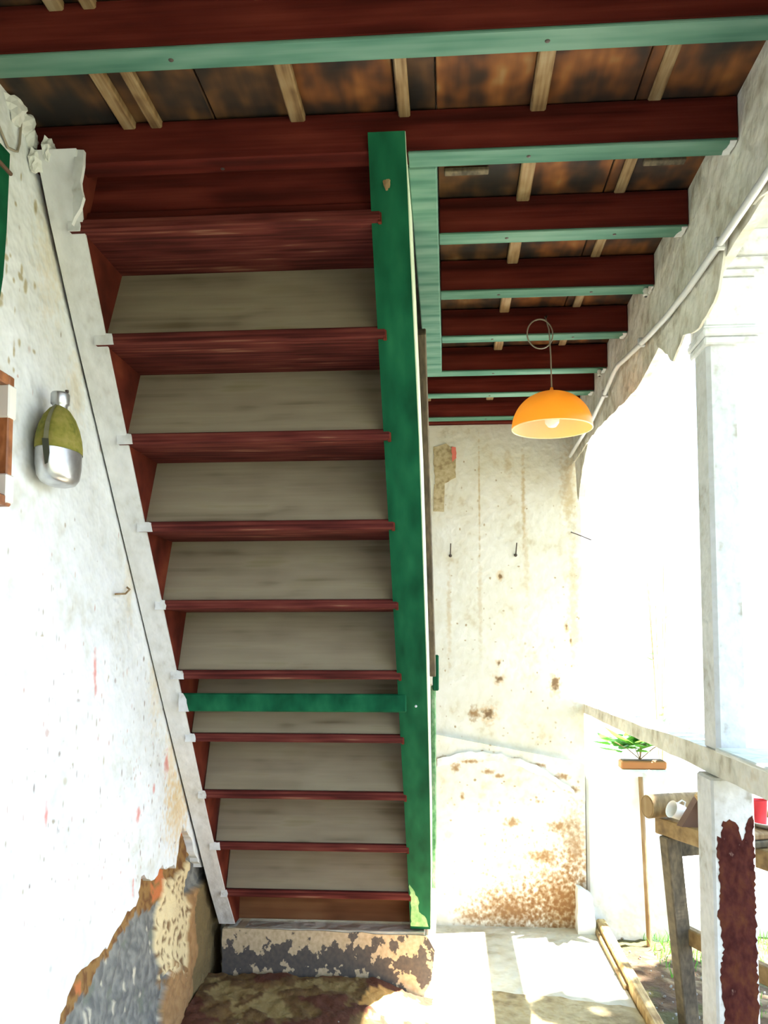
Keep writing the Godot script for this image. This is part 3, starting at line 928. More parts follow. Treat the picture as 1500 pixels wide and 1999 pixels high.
# an inclined board: sections of [y, x left, x right]; near edge on the stair's slope, back edge behind it by deep
func raked(st: SurfaceTool, secs: Array, off: float, deep: float) -> void:
	for i in secs.size() - 1:
		var a: Array = secs[i]
		var b: Array = secs[i + 1]
		var q := []
		for s in [a, b]:
			var d := slope_d(s[0]) + off
			q.append([at(s[1], s[0], d), at(s[2], s[0], d), at(s[2], s[0], d + deep), at(s[1], s[0], d + deep)])
		poly(st, [q[0][0], q[0][1], q[1][1], q[1][0]], Vector3(0, -0.6, 1))
		poly(st, [q[0][2], q[0][3], q[1][3], q[1][2]], Vector3(0, 0.6, -1))
		poly(st, [q[0][1], q[0][2], q[1][2], q[1][1]], Vector3.RIGHT)
		poly(st, [q[0][0], q[0][3], q[1][3], q[1][0]], Vector3.LEFT)
		if i == 0:
			poly(st, q[0], Vector3.UP)
		if i == secs.size() - 2:
			poly(st, q[1], Vector3.DOWN)

func build_staircase() -> void:
	var s := thing("staircase", "steep wooden stair seen from behind, red treads between white and green stringers", "stairs", at(-0.5, 0.2, 2.8))
	var st := start()
	var ls := [[2.47, -0.922, -0.828], [2.345, -0.928, -0.850], [2.15, -0.932, -0.855], [1.69, -0.934, -0.862], [1.16, -0.934, -0.866], [0.73, -0.930, -0.870], [0.41, -0.926, -0.866], [0.25, -0.92, -0.856]]
	var inner := []
	for q in ls:
		inner.append([q[0] - 0.001, q[1] + 0.002, q[2] - 0.001])
	raked(st, inner, 0.006, 0.34)
	part("wall_stringer", st, M.red_along, s)
	st = start()
	raked(st, ls, 0.0, 0.008)
	part("whitewashed_edge", st, M.whitewash, s, "whitewashed front edge of the wall stringer")
	# crust of whitewash at the stringer's head
	st = start()
	slab(st, ragged([Vector2(-0.838, 2.30), Vector2(-0.838, 2.475), Vector2(-0.815, 2.472), Vector2(-0.812, 2.44), Vector2(-0.818, 2.40), Vector2(-0.814, 2.36), Vector2(-0.822, 2.335), Vector2(-0.838, 2.30)], 0.015, 0.003, 6), at(0, 0, 1.845), Vector3.RIGHT, Vector3.UP, Vector3(0, 0, 1), 0.012)
	part("whitewash_crust", st, M.whitewash, s)
	st = start()
	var rs := [[2.475, -0.166, -0.092], [2.3, -0.168, -0.088], [1.7, -0.163, -0.078], [1.05, -0.157, -0.074], [0.25, -0.155, -0.078]]
	raked(st, rs, 0.012, 0.32)
	part("open_stringer", st, M.red_along, s)
	# green front board of that stringer, worn pale towards its foot
	st = start()
	raked(st, [[2.475, -0.171, -0.0895], [2.3, -0.172, -0.086], [1.9, -0.168, -0.076], [1.3, -0.163, -0.070], [0.85, -0.159, -0.069], [0.55, -0.157, -0.071], [0.247, -0.156, -0.078]], 0.0, 0.02)
	part("green_board", st, M.green, s, "green painted front board")
	st = start()
	var chip := ragged([Vector2(-0.154, 0.262), Vector2(-0.150, 0.40), Vector2(-0.155, 0.46), Vector2(-0.140, 0.44), Vector2(-0.12, 0.39), Vector2(-0.118, 0.33), Vector2(-0.092, 0.30), Vector2(-0.085, 0.26)], 0.012, 0.003, 77)
	slab(st, chip, at(0, 0, slope_d(0.0) - 0.0006), Vector3.RIGHT, Vector3(0, 1, 0.7558), Vector3(0, -0.603, 0.798), 0.0012)
	part("worn_patch", st, M.green_worn, s, "pale patch where the green paint is worn through")
	st = start()
	raked(st, [[2.475, -0.0900, -0.0885], [2.3, -0.086, -0.083], [1.9, -0.077, -0.073], [1.3, -0.072, -0.067], [0.55, -0.073, -0.068], [0.247, -0.079, -0.074]], 0.002, 0.30)  # pale cream-green along the whole outer side
	part("side_board", st, M.pale_edge, s, "pale outer side")
	# a gouge of bare wood near the head
	st = start()
	lump(st, at(-0.133, 2.395, slope_d(2.395) + 0.0), 0.010, 3, Vector3(0.8, 2.0, 0.35))
	part("gouge", st, M.lath, s)
	for i in 10:
		var y := 2.34 - 0.215 * i
		var d := 1.921 + 0.1625 * i
		st = start()
		box(st, -0.885, -0.150, y - 0.014, y + 0.014, d - 0.005, d + 0.272, 0.003)
		var t := part("tread", st, M.tread, s)
		# whitewash slopped over the tread's end at the wall stringer
		st = start()
		var w: float = [0.012, 0.030, 0.024, 0.026, 0.016, 0.024, 0.018, 0.012, 0.022, 0.010][i]
		slab(st, ragged([Vector2(-0.884, y - 0.015), Vector2(-0.884, y + 0.015), Vector2(-0.870 + w, y + 0.012), Vector2(-0.866 + w, y - 0.004), Vector2(-0.870 + w * 1.2, y - 0.015)], 0.008, 0.0015, i), at(0, 0, d - 0.004), Vector3.RIGHT, Vector3.UP, Vector3(0, 0, 1), 0.003)
		part("whitewash_slop", st, M.whitewash, t).position = Vector3.ZERO
		# dark notch round the other end
		st = start()
		box(st, -0.157, -0.1485, y - 0.018, y + 0.018, d - 0.0035, d + 0.01, 0.001)
		part("notch_end", st, M.red_along, t).position = Vector3.ZERO
		# riser, leaning back at its head
		st = start()
		var top := at(0, y - 0.013, d + 0.256)
		var bot := at(0, y - 0.215 + 0.013, d + 0.1625 + 0.014)
		if i == 9:
			bot = at(0, 0.250, d + 0.196)
		var dir := (bot - top)
		var up := -dir.normalized()
		var nz := Vector3.RIGHT.cross(up).normalized()
		obox(st, Transform3D(Basis(Vector3.RIGHT, up, nz), (top + bot) / 2 + at(-0.51, 0, 0)), Vector3(0.712, dir.length(), 0.014), 0.002)
		part("riser", st, M.riser if i < 9 else M.riser_brown, s)
	# red board closing the stair head under the joist
	st = start()
	box(st, -0.872, -0.166, 2.352, 2.54, 1.945, 1.965, 0.003)
	part("head_board", st, M.red, s)
	st = start()
	box(st, -0.872, -0.166, 2.354, 2.378, 1.932, 1.946, 0.003)
	part("head_bead", st, M.red, s)
	# green cross bar nailed over the stringers
	st = start()
	var cy := 1.174
	obox(st, Transform3D(Basis(Vector3.RIGHT, 0.003), at(-0.503, cy, slope_d(cy) - 0.012)), Vector3(0.735, 0.058, 0.022), 0.004)
	var cb := part("cross_bar", st, M.green, s, "green cross bar nailed across the stringers")
	st = start()
	slab(st, ragged([Vector2(-0.872, cy - 0.03), Vector2(-0.872, cy + 0.03), Vector2(-0.858, cy + 0.03), Vector2(-0.848, cy + 0.008), Vector2(-0.838, cy - 0.03)], 0.01, 0.002, 40), at(0, 0, slope_d(cy) - 0.0232), Vector3.RIGHT, Vector3.UP, Vector3(0, 0, 1), 0.0015)
	part("whitewash_slop", st, M.whitewash, cb).position = Vector3.ZERO
	for x in [-0.12, -0.105]:
		st = start()
		lathe(st, [Vector2(0.0001, -0.003), Vector2(0.004, -0.002), Vector2(0.004, 0.002)], Transform3D(Basis(Vector3.RIGHT, -PI / 2), at(x, 1.21 - (x + 0.12) * 3, slope_d(1.2) - 0.002)), 10)
		part("nail_head", st, M.whitewash, s)
	# handrail and newel on the open side
	var hr := at(-0.076, 2.30, 2.56)
	st = start()
	bar(st, hr, at(-0.063, 1.25, 3.42), 0.05, 0.024, 0.003, Vector3.RIGHT)
	part("handrail", st, M.old_wood, s)
	st = start()
	box(st, -0.064, -0.040, 1.18, 1.32, 3.43, 3.46, 0.004)
	part("rail_end", st, M.green, s)
	st = start()
	box(st, -0.072, -0.052, 0.42, 1.20, 3.44, 3.47, 0.004)
	part("newel", st, M.green_worn, s)

func build_plinth() -> void:
	var p := thing("stair_plinth", "concrete plinth under the stair foot with flaking black paint", "plinth", at(-0.5, 0, 3.55))
	var W := 512
	var H := 128
	var im := Image.create(W, H, false, Image.FORMAT_RGB8)
	var a := grey_noise(W, H, 81, 0.022, 5)
	var b := grey_noise(W, H, 82, 0.08, 4)
	for y in H:
		for x in W:
			var v: float = a.get_pixel(x, y).r
			var q: float = b.get_pixel(x, y).r
			var c := srgb(206, 188, 158).lerp(srgb(170, 150, 118), q)
			var h := 1.0 - float(y) / H
			var band: float = 1.0 - absf(h - 0.52) / 0.40
			if v * 0.75 + q * 0.25 + band * 0.45 > 0.70:
				c = srgb(74, 70, 70).lerp(srgb(100, 92, 82), q)
			im.set_pixel(x, y, c)
	var m := mat(Color.WHITE, 0.85)
	m.albedo_texture = ImageTexture.create_from_image(im)
	var st := start()
	var out := ragged([Vector2(-0.90, -0.02), Vector2(-0.90, 0.238), Vector2(-0.5, 0.238), Vector2(-0.09, 0.228), Vector2(-0.06, 0.17), Vector2(-0.075, 0.05), Vector2(-0.12, -0.02)], 0.05, 0.004, 33)
	slab(st, out, at(0, 0, 3.95), Vector3.RIGHT, Vector3.UP, Vector3(0, 0, 1), 0.47, Rect2(-0.92, -0.02, 0.88, 0.27))
	part("block", st, m, p)
	st = start()
	box(st, -0.885, -0.10, 0.225, 0.2405, 3.486, 3.93, 0.003)
	part("mortar_bed", st, M.concrete, p)

# ---------------------------------------------------------------- lamp
func build_lamp() -> void:
	var c := at(0.357, 2.098, 2.975)
	var l := thing("pendant_lamp", "orange plastic dome pendant lamp hanging on a thin cord", "lamp", c)
	var R := 0.1376
	var H := 0.128
	var outer := []
	var inner := []
	for i in 19:
		var a := i / 18.0 * (PI / 2 - 0.07)
		outer.append(Vector2(R * pow(cos(a), 0.92), H * sin(a)))
		inner.append(Vector2((R - 0.003) * pow(cos(a), 0.92), (H - 0.003) * sin(a)))
	var st := start()
	lathe(st, outer, Transform3D(Basis.IDENTITY, c), 56)
	part("shade", st, M.orange, l, "orange translucent dome")
	st = start()
	inner.reverse()
	lathe(st, inner, Transform3D(Basis.IDENTITY, c), 56)
	part("shade_lining", st, M.cream_plastic, l, "pale yellow inside of the dome")
	st = start()
	lathe(st, [Vector2(R - 0.0035, 0.001), Vector2(R - 0.003, -0.002), Vector2(R, -0.0022), Vector2(R + 0.0006, 0.001)], Transform3D(Basis.IDENTITY, c), 56)
	part("rim", st, M.cream_plastic, l)
	st = start()
	lathe(st, [Vector2(0.024, H - 0.006), Vector2(0.018, H + 0.002), Vector2(0.007, H + 0.006), Vector2(0.004, H + 0.016), Vector2(0.0001, H + 0.017)], Transform3D(Basis.IDENTITY, c), 20)
	part("cap", st, M.orange, l)
	st = start()
	lathe(st, [Vector2(0.0001, 0.052), Vector2(0.016, 0.055), Vector2(0.017, 0.11), Vector2(0.0001, 0.112)], Transform3D(Basis.IDENTITY, c), 20)
	part("socket", st, M.white_enamel, l)
	st = start()
	lathe(st, [Vector2(0.0001, 0.004), Vector2(0.014, 0.007), Vector2(0.024, 0.02), Vector2(0.025, 0.032), Vector2(0.015, 0.05), Vector2(0.012, 0.056)], Transform3D(Basis.IDENTITY, c), 24)
	part("bulb", st, M.white_enamel, l)
	var hook := at(0.343, 2.492, 2.995)
	st = start()
	tube(st, [hook, at(0.352, 2.45, 2.985), at(0.356, 2.35, 2.976), at(0.357, 2.24, 2.975)], 0.0024, 8)
	part("cord", st, M.cord, l)
	st = start()
	var ring := []
	for i in 40:
		var a := TAU * 1.12 * i / 39.0 + 1.2
		ring.append(at(0.322 + 0.047 * cos(a) * (1 - 0.1 * i / 39.0), 2.435 + 0.052 * sin(a), 2.985 - 0.0045 * sin(i * 0.16)))
	tube(st, ring, 0.0024, 8)
	part("cord_coil", st, M.cord, l, "spare cord coiled into a ring")
	st = start()
	tube(st, [at(0.345, 2.500, 3.01), at(0.345, 2.499, 2.988), at(0.341, 2.489, 2.984), at(0.338, 2.496, 2.984)], 0.003, 8)
	part("hook", st, M.dark_iron, l)

# ---------------------------------------------------------------- things on the left wall
func build_wall_things() -> void:
	# canteen: flattened bottle, olive cloth cover above an aluminium cup
	var cx := -0.892
	var cd := 1.915
	var base := at(cx, 1.722, cd)
	var k := thing("water_canteen", "old aluminium water canteen in an olive cloth cover hung on the wall", "canteen", base)
	var xf := Transform3D(Basis.IDENTITY, base)
	var st := start()
	lathe(st, [Vector2(0.0001, 0.0), Vector2(0.030, 0.001), Vector2(0.050, 0.007), Vector2(0.061, 0.020), Vector2(0.066, 0.045), Vector2(0.067, 0.088), Vector2(0.0655, 0.090)], xf, 48, 0.66, 1.16)
	part("cup", st, M.aluminium, k, "dented bare aluminium lower half")
	st = start()
	lathe(st, [Vector2(0.068, 0.078), Vector2(0.0675, 0.095), Vector2(0.065, 0.112), Vector2(0.058, 0.135), Vector2(0.046, 0.158), Vector2(0.030, 0.176), Vector2(0.018, 0.184)], xf, 48, 0.67, 1.16)
	part("cloth_cover", st, M.olive, k, "olive green cloth cover")
	st = start()
	lathe(st, [Vector2(0.019, 0.180), Vector2(0.019, 0.190), Vector2(0.024, 0.191), Vector2(0.0245, 0.213), Vector2(0.022, 0.217), Vector2(0.0001, 0.218)], xf, 32, 0.85, 1.0)
	part("cap", st, M.aluminium, k)
	st = start()
	tube(st, [at(cx + 0.010, 1.938, cd + 0.012), at(cx + 0.016, 1.945, cd + 0.002), at(cx + 0.020, 1.94, cd - 0.014)], 0.003, 6)
	part("cap_ring", st, M.dark_iron, k)
	# strap over the shoulder, nearest the open end of the wall
	st = start()
	var sp := []
	for q in [[0.184, 0.022], [0.172, 0.036], [0.155, 0.050], [0.132, 0.0625], [0.11, 0.0685], [0.09, 0.0705]]:
		sp.append(q)
	for i in sp.size() - 1:
		var ang := 1.42
		var pts := []
		for j in [i, i + 1]:
			for e in [-0.10, 0.10]:
				var r_: float = sp[j][1] + 0.002
				pts.append(base + Vector3(cos(ang + e) * r_ * 0.67, sp[j][0], sin(ang + e) * r_ * 1.16))
		poly(st, [pts[0], pts[1], pts[3], pts[2]], Vector3(0.6, 0.2, 0.8))
		var inn := []
		for p in pts:
			inn.append(p + (Vector3(base.x, p.y, base.z) - p).normalized() * 0.003)
		poly(st, [inn[0], inn[1], inn[3], inn[2]], Vector3(-0.6, -0.2, -0.8))
	part("shoulder_strap", st, M.strap, k)
	st = start()
	var tail := base + Vector3(cos(1.42) * 0.0485, 0.0, sin(1.42) * 0.083)
	slab(st, PackedVector2Array([Vector2(-0.008, 0.092), Vector2(0.006, 0.092), Vector2(0.009, 0.06), Vector2(0.006, 0.038), Vector2(0.0, 0.034), Vector2(-0.004, 0.06)]), tail, Vector3(0.96, 0, -0.28), Vector3.UP, Vector3(0.28, 0, 0.96), 0.002)
	part("strap_tail", st, M.dark_strap, k, "dark strap end hanging over the cup")
	# wooden frame, only its outer edge in sight
	var f := thing("wall_frame", "brown wooden frame with pale corner plates hanging on the left wall", "frame", at(-0.92, 1.645, 1.5))
	st = start()
	box(st, -0.938, -0.928, 1.642 + 0.013, 1.895 + 0.013, 1.338, 1.718, 0.002)
	part("back_panel", st, M.riser_brown, f)
	st = start()
	box(st, -0.938, -0.905, 1.632 + 0.013, 1.905 + 0.013, 1.708, 1.730, 0.003)
	part("stile", st, M.frame_wood, f)
	st = start()
	box(st, -0.938, -0.905, 1.632 + 0.013, 1.905 + 0.013, 1.328, 1.350, 0.003)
	part("stile", st, M.frame_wood, f)
	st = start()
	box(st, -0.938, -0.905, 1.632 + 0.013, 1.654 + 0.013, 1.350, 1.708, 0.003)
	part("rail", st, M.frame_wood, f)
	st = start()
	box(st, -0.938, -0.905, 1.883 + 0.013, 1.905 + 0.013, 1.350, 1.708, 0.003)
	part("rail", st, M.frame_wood, f)
	for y in [[1.815, 1.885], [1.638, 1.698]]:
		st = start()
		box(st, -0.937, -0.9025, y[0] + 0.013, y[1] + 0.013, 1.704, 1.736, 0.003)
		part("corner_plate", st, M.white_enamel, f, "pale corner plate")
	st = start()
	tube(st, [at(-0.93, 1.918, 1.718), at(-0.934, 1.938, 1.678), at(-0.936, 1.983, 1.528), at(-0.934, 1.938, 1.388), at(-0.93, 1.918, 1.338)], 0.0016, 6)
	part("hanging_wire", st, M.dark_iron, f)
	# green shutter leaf folded back on the wall
	var g := thing("window_shutter", "dark green wooden shutter folded back against the left wall", "shutter", at(-0.92, 2.04, 1.4))
	st = start()
	slab(st, PackedVector2Array([Vector2(1.12, 2.045), Vector2(1.675, 2.045), Vector2(1.690, 2.12), Vector2(1.698, 2.22), Vector2(1.702, 2.39), Vector2(1.12, 2.39)]), at(-0.938, 0, 0), Vector3(0, 0, -1), Vector3.UP, Vector3.RIGHT, 0.022)
	part("leaf", st, M.green, g)
	for y in [2.06, 2.33]:
		st = start()
		box(st, -0.917, -0.908, y, y + 0.03, 1.14, 1.60, 0.003)
		part("ledge", st, M.green, g)
	st = start()
	box(st, -0.918, -0.910, 2.343, 2.351, 1.64, 1.706, 0.002)
	part("hinge", st, M.card, g)
	# thin cable looping down from the ceiling
	var w := thing("wall_cable", "thin pale cable looping down the left wall from the ceiling", "cable", at(-0.935, 2.3, 1.7))
	st = start()
	tube(st, [at(-0.932, 2.535, 1.784), at(-0.934, 2.518, 1.779), at(-0.935, 2.458, 1.776), at(-0.935, 2.435, 1.768), at(-0.935, 2.429, 1.755), at(-0.935, 2.42, 1.727), at(-0.935, 2.443, 1.69), at(-0.935, 2.48, 1.65)], 0.0028, 8)
	part("cable", st, M.cord, w)
	var h := thing("wire_hook", "bent brass wire hook sticking out beside the wall stringer", "hook", at(-0.93, 1.45, 2.6))
	st = start()
	tube(st, [at(-0.945, 1.53, 2.49), at(-0.925, 1.52, 2.465), at(-0.92, 1.505, 2.42), at(-0.93, 1.501, 2.37)], 0.0028, 8)
	part("wire", st, M.lath, h)

# ---------------------------------------------------------------- things on the end wall
func build_back_wall_things() -> void:
	for q in [[0.010, 1.86, "nearer the stair"], [0.335, 1.86, "nearer the open side"]]:
		var n := thing("wall_nail", "long rusty nail in the cream end wall, the one %s" % q[2], "nail", at(q[0], q[1], 4.35), "rusty nails in the end wall")
		var st := start()
		tube(st, [at(q[0], q[1] - 0.055, 4.38), at(q[0], q[1] - 0.05, 4.35), at(q[0] + 0.002, q[1], 4.31)], 0.003, 8)
		part("shank", st, M.dark_iron, n)
		st = start()
		lathe(st, [Vector2(0.0001, -0.002), Vector2(0.008, -0.001), Vector2(0.008, 0.002), Vector2(0.0001, 0.003)], Transform3D(Basis(Vector3.RIGHT, PI / 2), at(q[0], q[1] - 0.055, 4.362)), 12)
		part("washer", st, M.dark_iron, n)
	var t := thing("torn_paper", "torn strip of brown paper stuck high on the end wall by the stair", "paper", at(-0.02, 2.05, 4.36))
	var st := start()
	slab(st, ragged([Vector2(-0.065, 2.17), Vector2(-0.075, 2.36), Vector2(-0.01, 2.375), Vector2(0.035, 2.34), Vector2(0.04, 2.28), Vector2(0.038, 2.20), Vector2(0.0, 2.18), Vector2(-0.03, 2.165), Vector2(-0.065, 2.17)], 0.02, 0.003, 50), at(0, 0, 4.3648), Vector3.RIGHT, Vector3.UP, Vector3(0, 0, 1), 0.003)
	part("sheet", st, M.paper, t)
	st = start()
	slab(st, ragged([Vector2(-0.075, 2.03), Vector2(-0.07, 2.168), Vector2(-0.018, 2.175), Vector2(-0.02, 2.03), Vector2(-0.075, 2.03)], 0.03, 0.002, 51), at(0, 0, 4.3648), Vector3.RIGHT, Vector3.UP, Vector3(0, 0, 1), 0.002)
	part("lower_sheet", st, M.paper, t)
	st = start()
	slab(st, ragged([Vector2(0.022, 2.28), Vector2(0.018, 2.36), Vector2(0.04, 2.355), Vector2(0.045, 2.30), Vector2(0.022, 2.28)], 0.012, 0.003, 52), at(0, 0, 4.3618), Vector3.RIGHT, Vector3.UP, Vector3(0, 0, 1), 0.0015)
	part("red_scrap", st, mat(srgb(222, 120, 104), 0.8), t, "scrap of faded red print")
	var w := thing("thin_stick", "thin dark stick poking out of the corner of the end wall", "stick", at(0.62, 1.9, 4.3))
	st = start()
	tube(st, [at(0.61, 1.92, 4.37), at(0.63, 1.90, 4.3), at(0.69, 1.865, 4.25)], 0.003, 6)
	part("stick", st, M.dark_iron, w)

# ---------------------------------------------------------------- work bench outside
func build_bench() -> void:
	var o := at(0.80, 0, 3.30)
	var e := Vector3(0.3616, 0, 0.9324)
	var f := Vector3(0.9324, 0, -0.3616)
	var up := Vector3.UP
	var b := thing("work_bench", "rough timber work bench standing on the earth behind the pillar", "bench", o + up * -0.05)
	var st := start()
	bar(st, o + up * 0.695 - e * 0.06, o + up * 0.70 + e * 1.6, 0.045, 0.062, 0.004)
	part("top_beam", st, M.wood, b)
	st = start()
	bar(st, o + f * 0.46 + up * 0.695 - e * 0.06, o + f * 0.46 + up * 0.70 + e * 1.6, 0.045, 0.062, 0.004)
	part("top_beam", st, M.wood, b)
	for q in [[0.0, 0.0], [0.0, 0.46], [1.45, 0.0], [1.45, 0.46]]:
		st = start()
		var foot: Vector3 = o + e * (q[0] + 0.02) + f * (q[1] + 0.055)
		foot.y = -0.06
		bar(st, o + e * q[0] + f * q[1] + up * 0.665, foot, 0.06, 0.05, 0.004, e)
		part("leg", st, M.old_wood, b)
	st = start()
	bar(st, o + up * 0.31 + f * 0.06 + e * -0.04, o + up * 0.31 + e * 1.55 + f * 0.06, 0.03, 0.06, 0.004)
	part("stretcher", st, M.wood, b)
	st = start()
	bar(st, o + up * 0.22 + f * 0.50 + e * -0.04, o + up * 0.22 + e * 1.55 + f * 0.50, 0.03, 0.06, 0.004)
	part("stretcher", st, M.old_wood, b)
	st = start()
	bar(st, o + up * 0.62 + f * 0.02, o + up * 0.62 + f * 0.46, 0.03, 0.06, 0.004)
	part("end_rail", st, M.old_wood, b)
	for k in 3:
		st = start()
		var s0: float = [0.42, 0.62, 0.86][k]
		bar(st, o + e * s0 - f * 0.04 + up * 0.740, o + e * (s0 + 0.02) + f * 0.52 + up * 0.742, 0.15, 0.022, 0.004)
		part("board", st, M.old_wood if k % 2 == 0 else M.wood, b)
	st = start()
	bar(st, o + e * 0.42 - f * 0.06 + up * 0.763, o + e * 0.43 + f * 0.50 + up * 0.763, 0.14, 0.019, 0.004)
	part("board", st, M.lath, b)
	# log lying across the far end
	var l := thing("cut_log", "short sawn log lying across the bench end", "log", o + up * 0.735)
	st = start()
	tube(st, [o + up * 0.772 - f * 0.085 - e * 0.01, o + up * 0.774 + f * 0.05 - e * 0.01, o + up * 0.77 + f * 0.17 - e * 0.02], 0.042, 18)
	part("bark", st, M.wood, l)
	st = start()
	tube(st, [o + up * 0.772 - f * 0.0865 - e * 0.01, o + up * 0.772 - f * 0.083 - e * 0.01], 0.036, 18)
	part("sawn_end", st, M.lath, l)
	var mug := thing("enamel_mug", "white enamel mug lying on the bench beside the log", "mug", o + e * 0.075 + up * 0.735)
	var mx := Transform3D(Basis(Vector3(0.4, 0, 1).normalized(), 1.2), o + e * 0.075 + f * 0.005 + up * 0.758)
	st = start()
	lathe(st, [Vector2(0.0001, 0.0), Vector2(0.024, 0.0), Vector2(0.027, 0.004), Vector2(0.029, 0.05), Vector2(0.031, 0.052), Vector2(0.027, 0.050), Vector2(0.025, 0.006), Vector2(0.0001, 0.004)], mx, 24)
	part("cup", st, M.white_enamel, mug)
	st = start()
	tube(st, [mx * Vector3(0.027, 0.01, 0), mx * Vector3(0.042, 0.016, 0), mx * Vector3(0.044, 0.032, 0), mx * Vector3(0.028, 0.042, 0)], 0.0028, 8)
	part("handle", st, M.white_enamel, mug)
	var cb := thing("cardboard_wedge", "crumpled brown cardboard propped up on the bench", "cardboard", o + e * 0.15 + up * 0.727)
	st = start()
	slab(st, PackedVector2Array([Vector2(-0.05, 0.0), Vector2(0.10, 0.0), Vector2(0.075, 0.05), Vector2(0.03, 0.115), Vector2(0.008, 0.10)]), o + e * 0.135 - f * 0.005 + up * 0.727, (e * 0.5 + f).normalized(), up, e, 0.03)
	part("sheet", st, M.card, cb)
	var yb := thing("offcut_board", "short yellowish board leaning on the cardboard", "board", o + e * 0.19 + up * 0.735)
	st = start()
	bar(st, o + e * 0.212 + f * 0.045 + up * 0.755, o + e * 0.205 - f * 0.02 + up * 0.86, 0.05, 0.014, 0.003, e)
	part("board", st, M.kerb_wood, yb)
	var tray := thing("pale_tray", "shallow pale tray under the red cup on the bench", "tray", o + e * 0.42 + f * 0.09 + up * 0.7745)
	var tc := o + e * 0.42 + f * 0.09 + up * 0.7745
	st = start()
	lathe(st, [Vector2(0.0001, 0.0), Vector2(0.05, 0.0), Vector2(0.063, 0.014), Vector2(0.068, 0.015), Vector2(0.064, 0.017), Vector2(0.05, 0.004), Vector2(0.0001, 0.004)], Transform3D(Basis.IDENTITY, tc), 32)
	part("dish", st, M.white_enamel, tray)
	var cup := thing("red_cup", "red plastic cup standing in the pale tray", "cup", tc + up * 0.004)
	st = start()
	lathe(st, [Vector2(0.0001, 0.0), Vector2(0.019, 0.0), Vector2(0.021, 0.003), Vector2(0.027, 0.078), Vector2(0.029, 0.080), Vector2(0.025, 0.078), Vector2(0.019, 0.005), Vector2(0.0001, 0.004)], Transform3D(Basis.IDENTITY, tc + up * 0.0045 - f * 0.03 - e * 0.02), 28)
	part("cup", st, M.red_plastic, cup)
	# thin pale pole leaning on the wall end
	var pl := thing("thin_pole", "thin pale bamboo pole leaning on the low white wall", "pole", at(0.93, -0.05, 4.2))
	st = start()
	tube(st, [at(0.93, -0.05, 4.27), at(0.928, 0.3, 4.31), at(0.925, 0.6, 4.345), at(0.924, 0.72, 4.36)], 0.011, 10)
	part("pole", st, M.lath, pl)

# ---------------------------------------------------------------- garden
func leaf_shape(st: SurfaceTool, base: Vector3, tip: Vector3, width: float, droop: float) -> void:
	var dir := tip - base
	var side := dir.cross(Vector3.UP)
	if side.length() < 0.001:
		side = Vector3.RIGHT
	side = side.normalized() * width
	var rows := []
	for i in 6:
		var t := i / 5.0
		var c := base + dir * t + Vector3.DOWN * droop * t * t
		var w := sin(pow(t, 0.75) * PI) if i < 5 else 0.0
		rows.append([c - side * w + Vector3.DOWN * w * width * 0.25, c + Vector3.UP * 0.0, c + side * w + Vector3.DOWN * w * width * 0.25])
	for i in 5:
		for k in 2:
			poly(st, [rows[i][k], rows[i][k + 1], rows[i + 1][k + 1], rows[i + 1][k]] if i < 4 else [rows[i][k], rows[i][k + 1], rows[i + 1][1]], Vector3.UP)

func shrub(called: String, label: String, base: Vector3, h: float, spread: float, leaves: int, width: float, seed_: int, m: Material, group := "") -> void:
	var s := thing(called, label, "plant", base, group)
	var r := RandomNumberGenerator.new()
	r.seed = seed_
	var st := start()
	var nst := 5
	var tips := []
	for i in nst:
		var a := TAU * i / nst + r.randf()
		var t := base + Vector3(cos(a) * spread * 0.5, h * r.randf_range(0.7, 1.0), sin(a) * spread * 0.5)
		tips.append(t)
		tube(st, [base, base.lerp(t, 0.5) + Vector3(0, h * 0.08, 0), t], 0.003, 6)
	part("stem", st, M.wood, s)
	for i in leaves:
		st = start()
		var tp: Vector3 = tips[i % nst]
		var b := base.lerp(tp, r.randf_range(0.35, 1.0))
		var a := r.randf() * TAU
		leaf_shape(st, b, b + Vector3(cos(a), r.randf_range(0.1, 0.8), sin(a)) * spread * r.randf_range(0.5, 0.9), width * r.randf_range(0.7, 1.2), spread * 0.08)
		part("leaf", st, m, s)

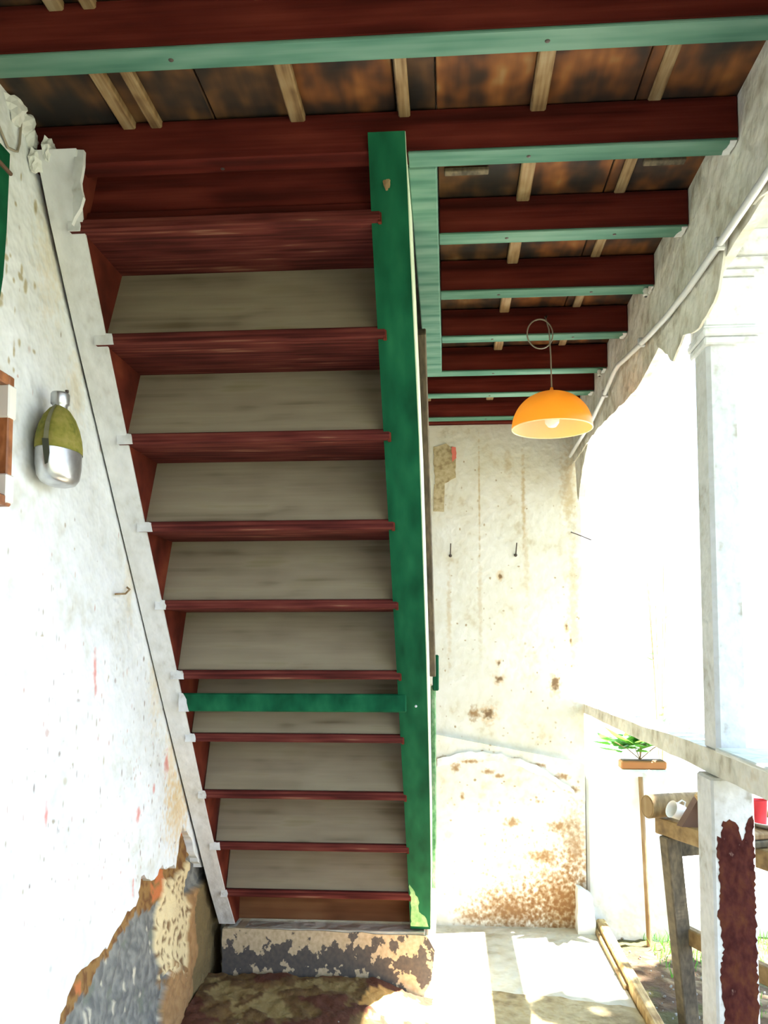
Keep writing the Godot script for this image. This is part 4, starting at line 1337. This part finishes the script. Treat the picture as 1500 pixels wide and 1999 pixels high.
func build_garden() -> void:
	var w := setting("wall_garden", "overexposed white garden wall behind the terrace", "wall")
	var st := start()
	box(st, 0.9, 7.0, -0.1, 2.6, 8.2, 8.5, 0.02)
	part("masonry", st, M.plaster, w)
	# clay trough of leafy plants on the low wall, seen under the rail
	var tr := thing("planter_trough", "brown clay trough standing on the low white wall", "planter", at(0.95, 0.75, 4.45))
	st = start()
	box(st, 0.84, 1.06, 0.751, 0.790, 4.39, 4.48, 0.006)
	part("trough", st, mat(srgb(168, 112, 66), 0.85), tr)
	st = start()
	box(st, 0.85, 1.05, 0.785, 0.793, 4.40, 4.47, 0.003)
	part("soil", st, mat(srgb(86, 64, 44), 0.95), tr)
	shrub("leafy_plant", "bushy broad-leaved plant growing in the clay trough", at(0.94, 0.794, 4.435), 0.12, 0.25, 60, 0.036, 1, M.leaf_dark)
	shrub("tall_sapling", "tall slender sapling with pale leaves rising above the rail", at(1.62, 0.075, 6.9), 2.05, 0.16, 14, 0.035, 4, M.leaf)
	# added unseen tree, its crown shaped to shade the floor and the earth
	var t := thing("added_shade_tree", "added unseen leafy tree beside the open side shading floor and earth", "tree", at(2.6, -0.05, 2.2))
	st = start()
	tube(st, [at(2.6, -0.1, 2.2), at(2.55, 1.4, 2.25), at(2.45, 2.7, 2.6), at(2.4, 3.5, 2.9)], 0.05, 10)
	part("trunk", st, M.old_wood, t)
	st = start()
	var r := RandomNumberGenerator.new()
	r.seed = 1234
	for i in 3000:
		var c := at(r.randf_range(2.04, 3.5), r.randf_range(3.45, 3.85), r.randf_range(2.9, 3.85))
		if i % 13 > 3:
			c = at(r.randf_range(1.45, 3.5), r.randf_range(3.45, 3.85), r.randf_range(-1.2, 2.95))
		elif i % 13 < 2:
			c = at(r.randf_range(2.55, 3.7), r.randf_range(3.45, 3.85), r.randf_range(3.3, 4.35))
		var a := r.randf() * TAU
		leaf_shape(st, c, c + Vector3(cos(a) * 0.18, r.randf_range(-0.08, 0.03), sin(a) * 0.18), 0.06, 0.03)
	var cr := part("crown", st, M.leaf_dark, t)
	cr.set_meta("kind", "stuff")
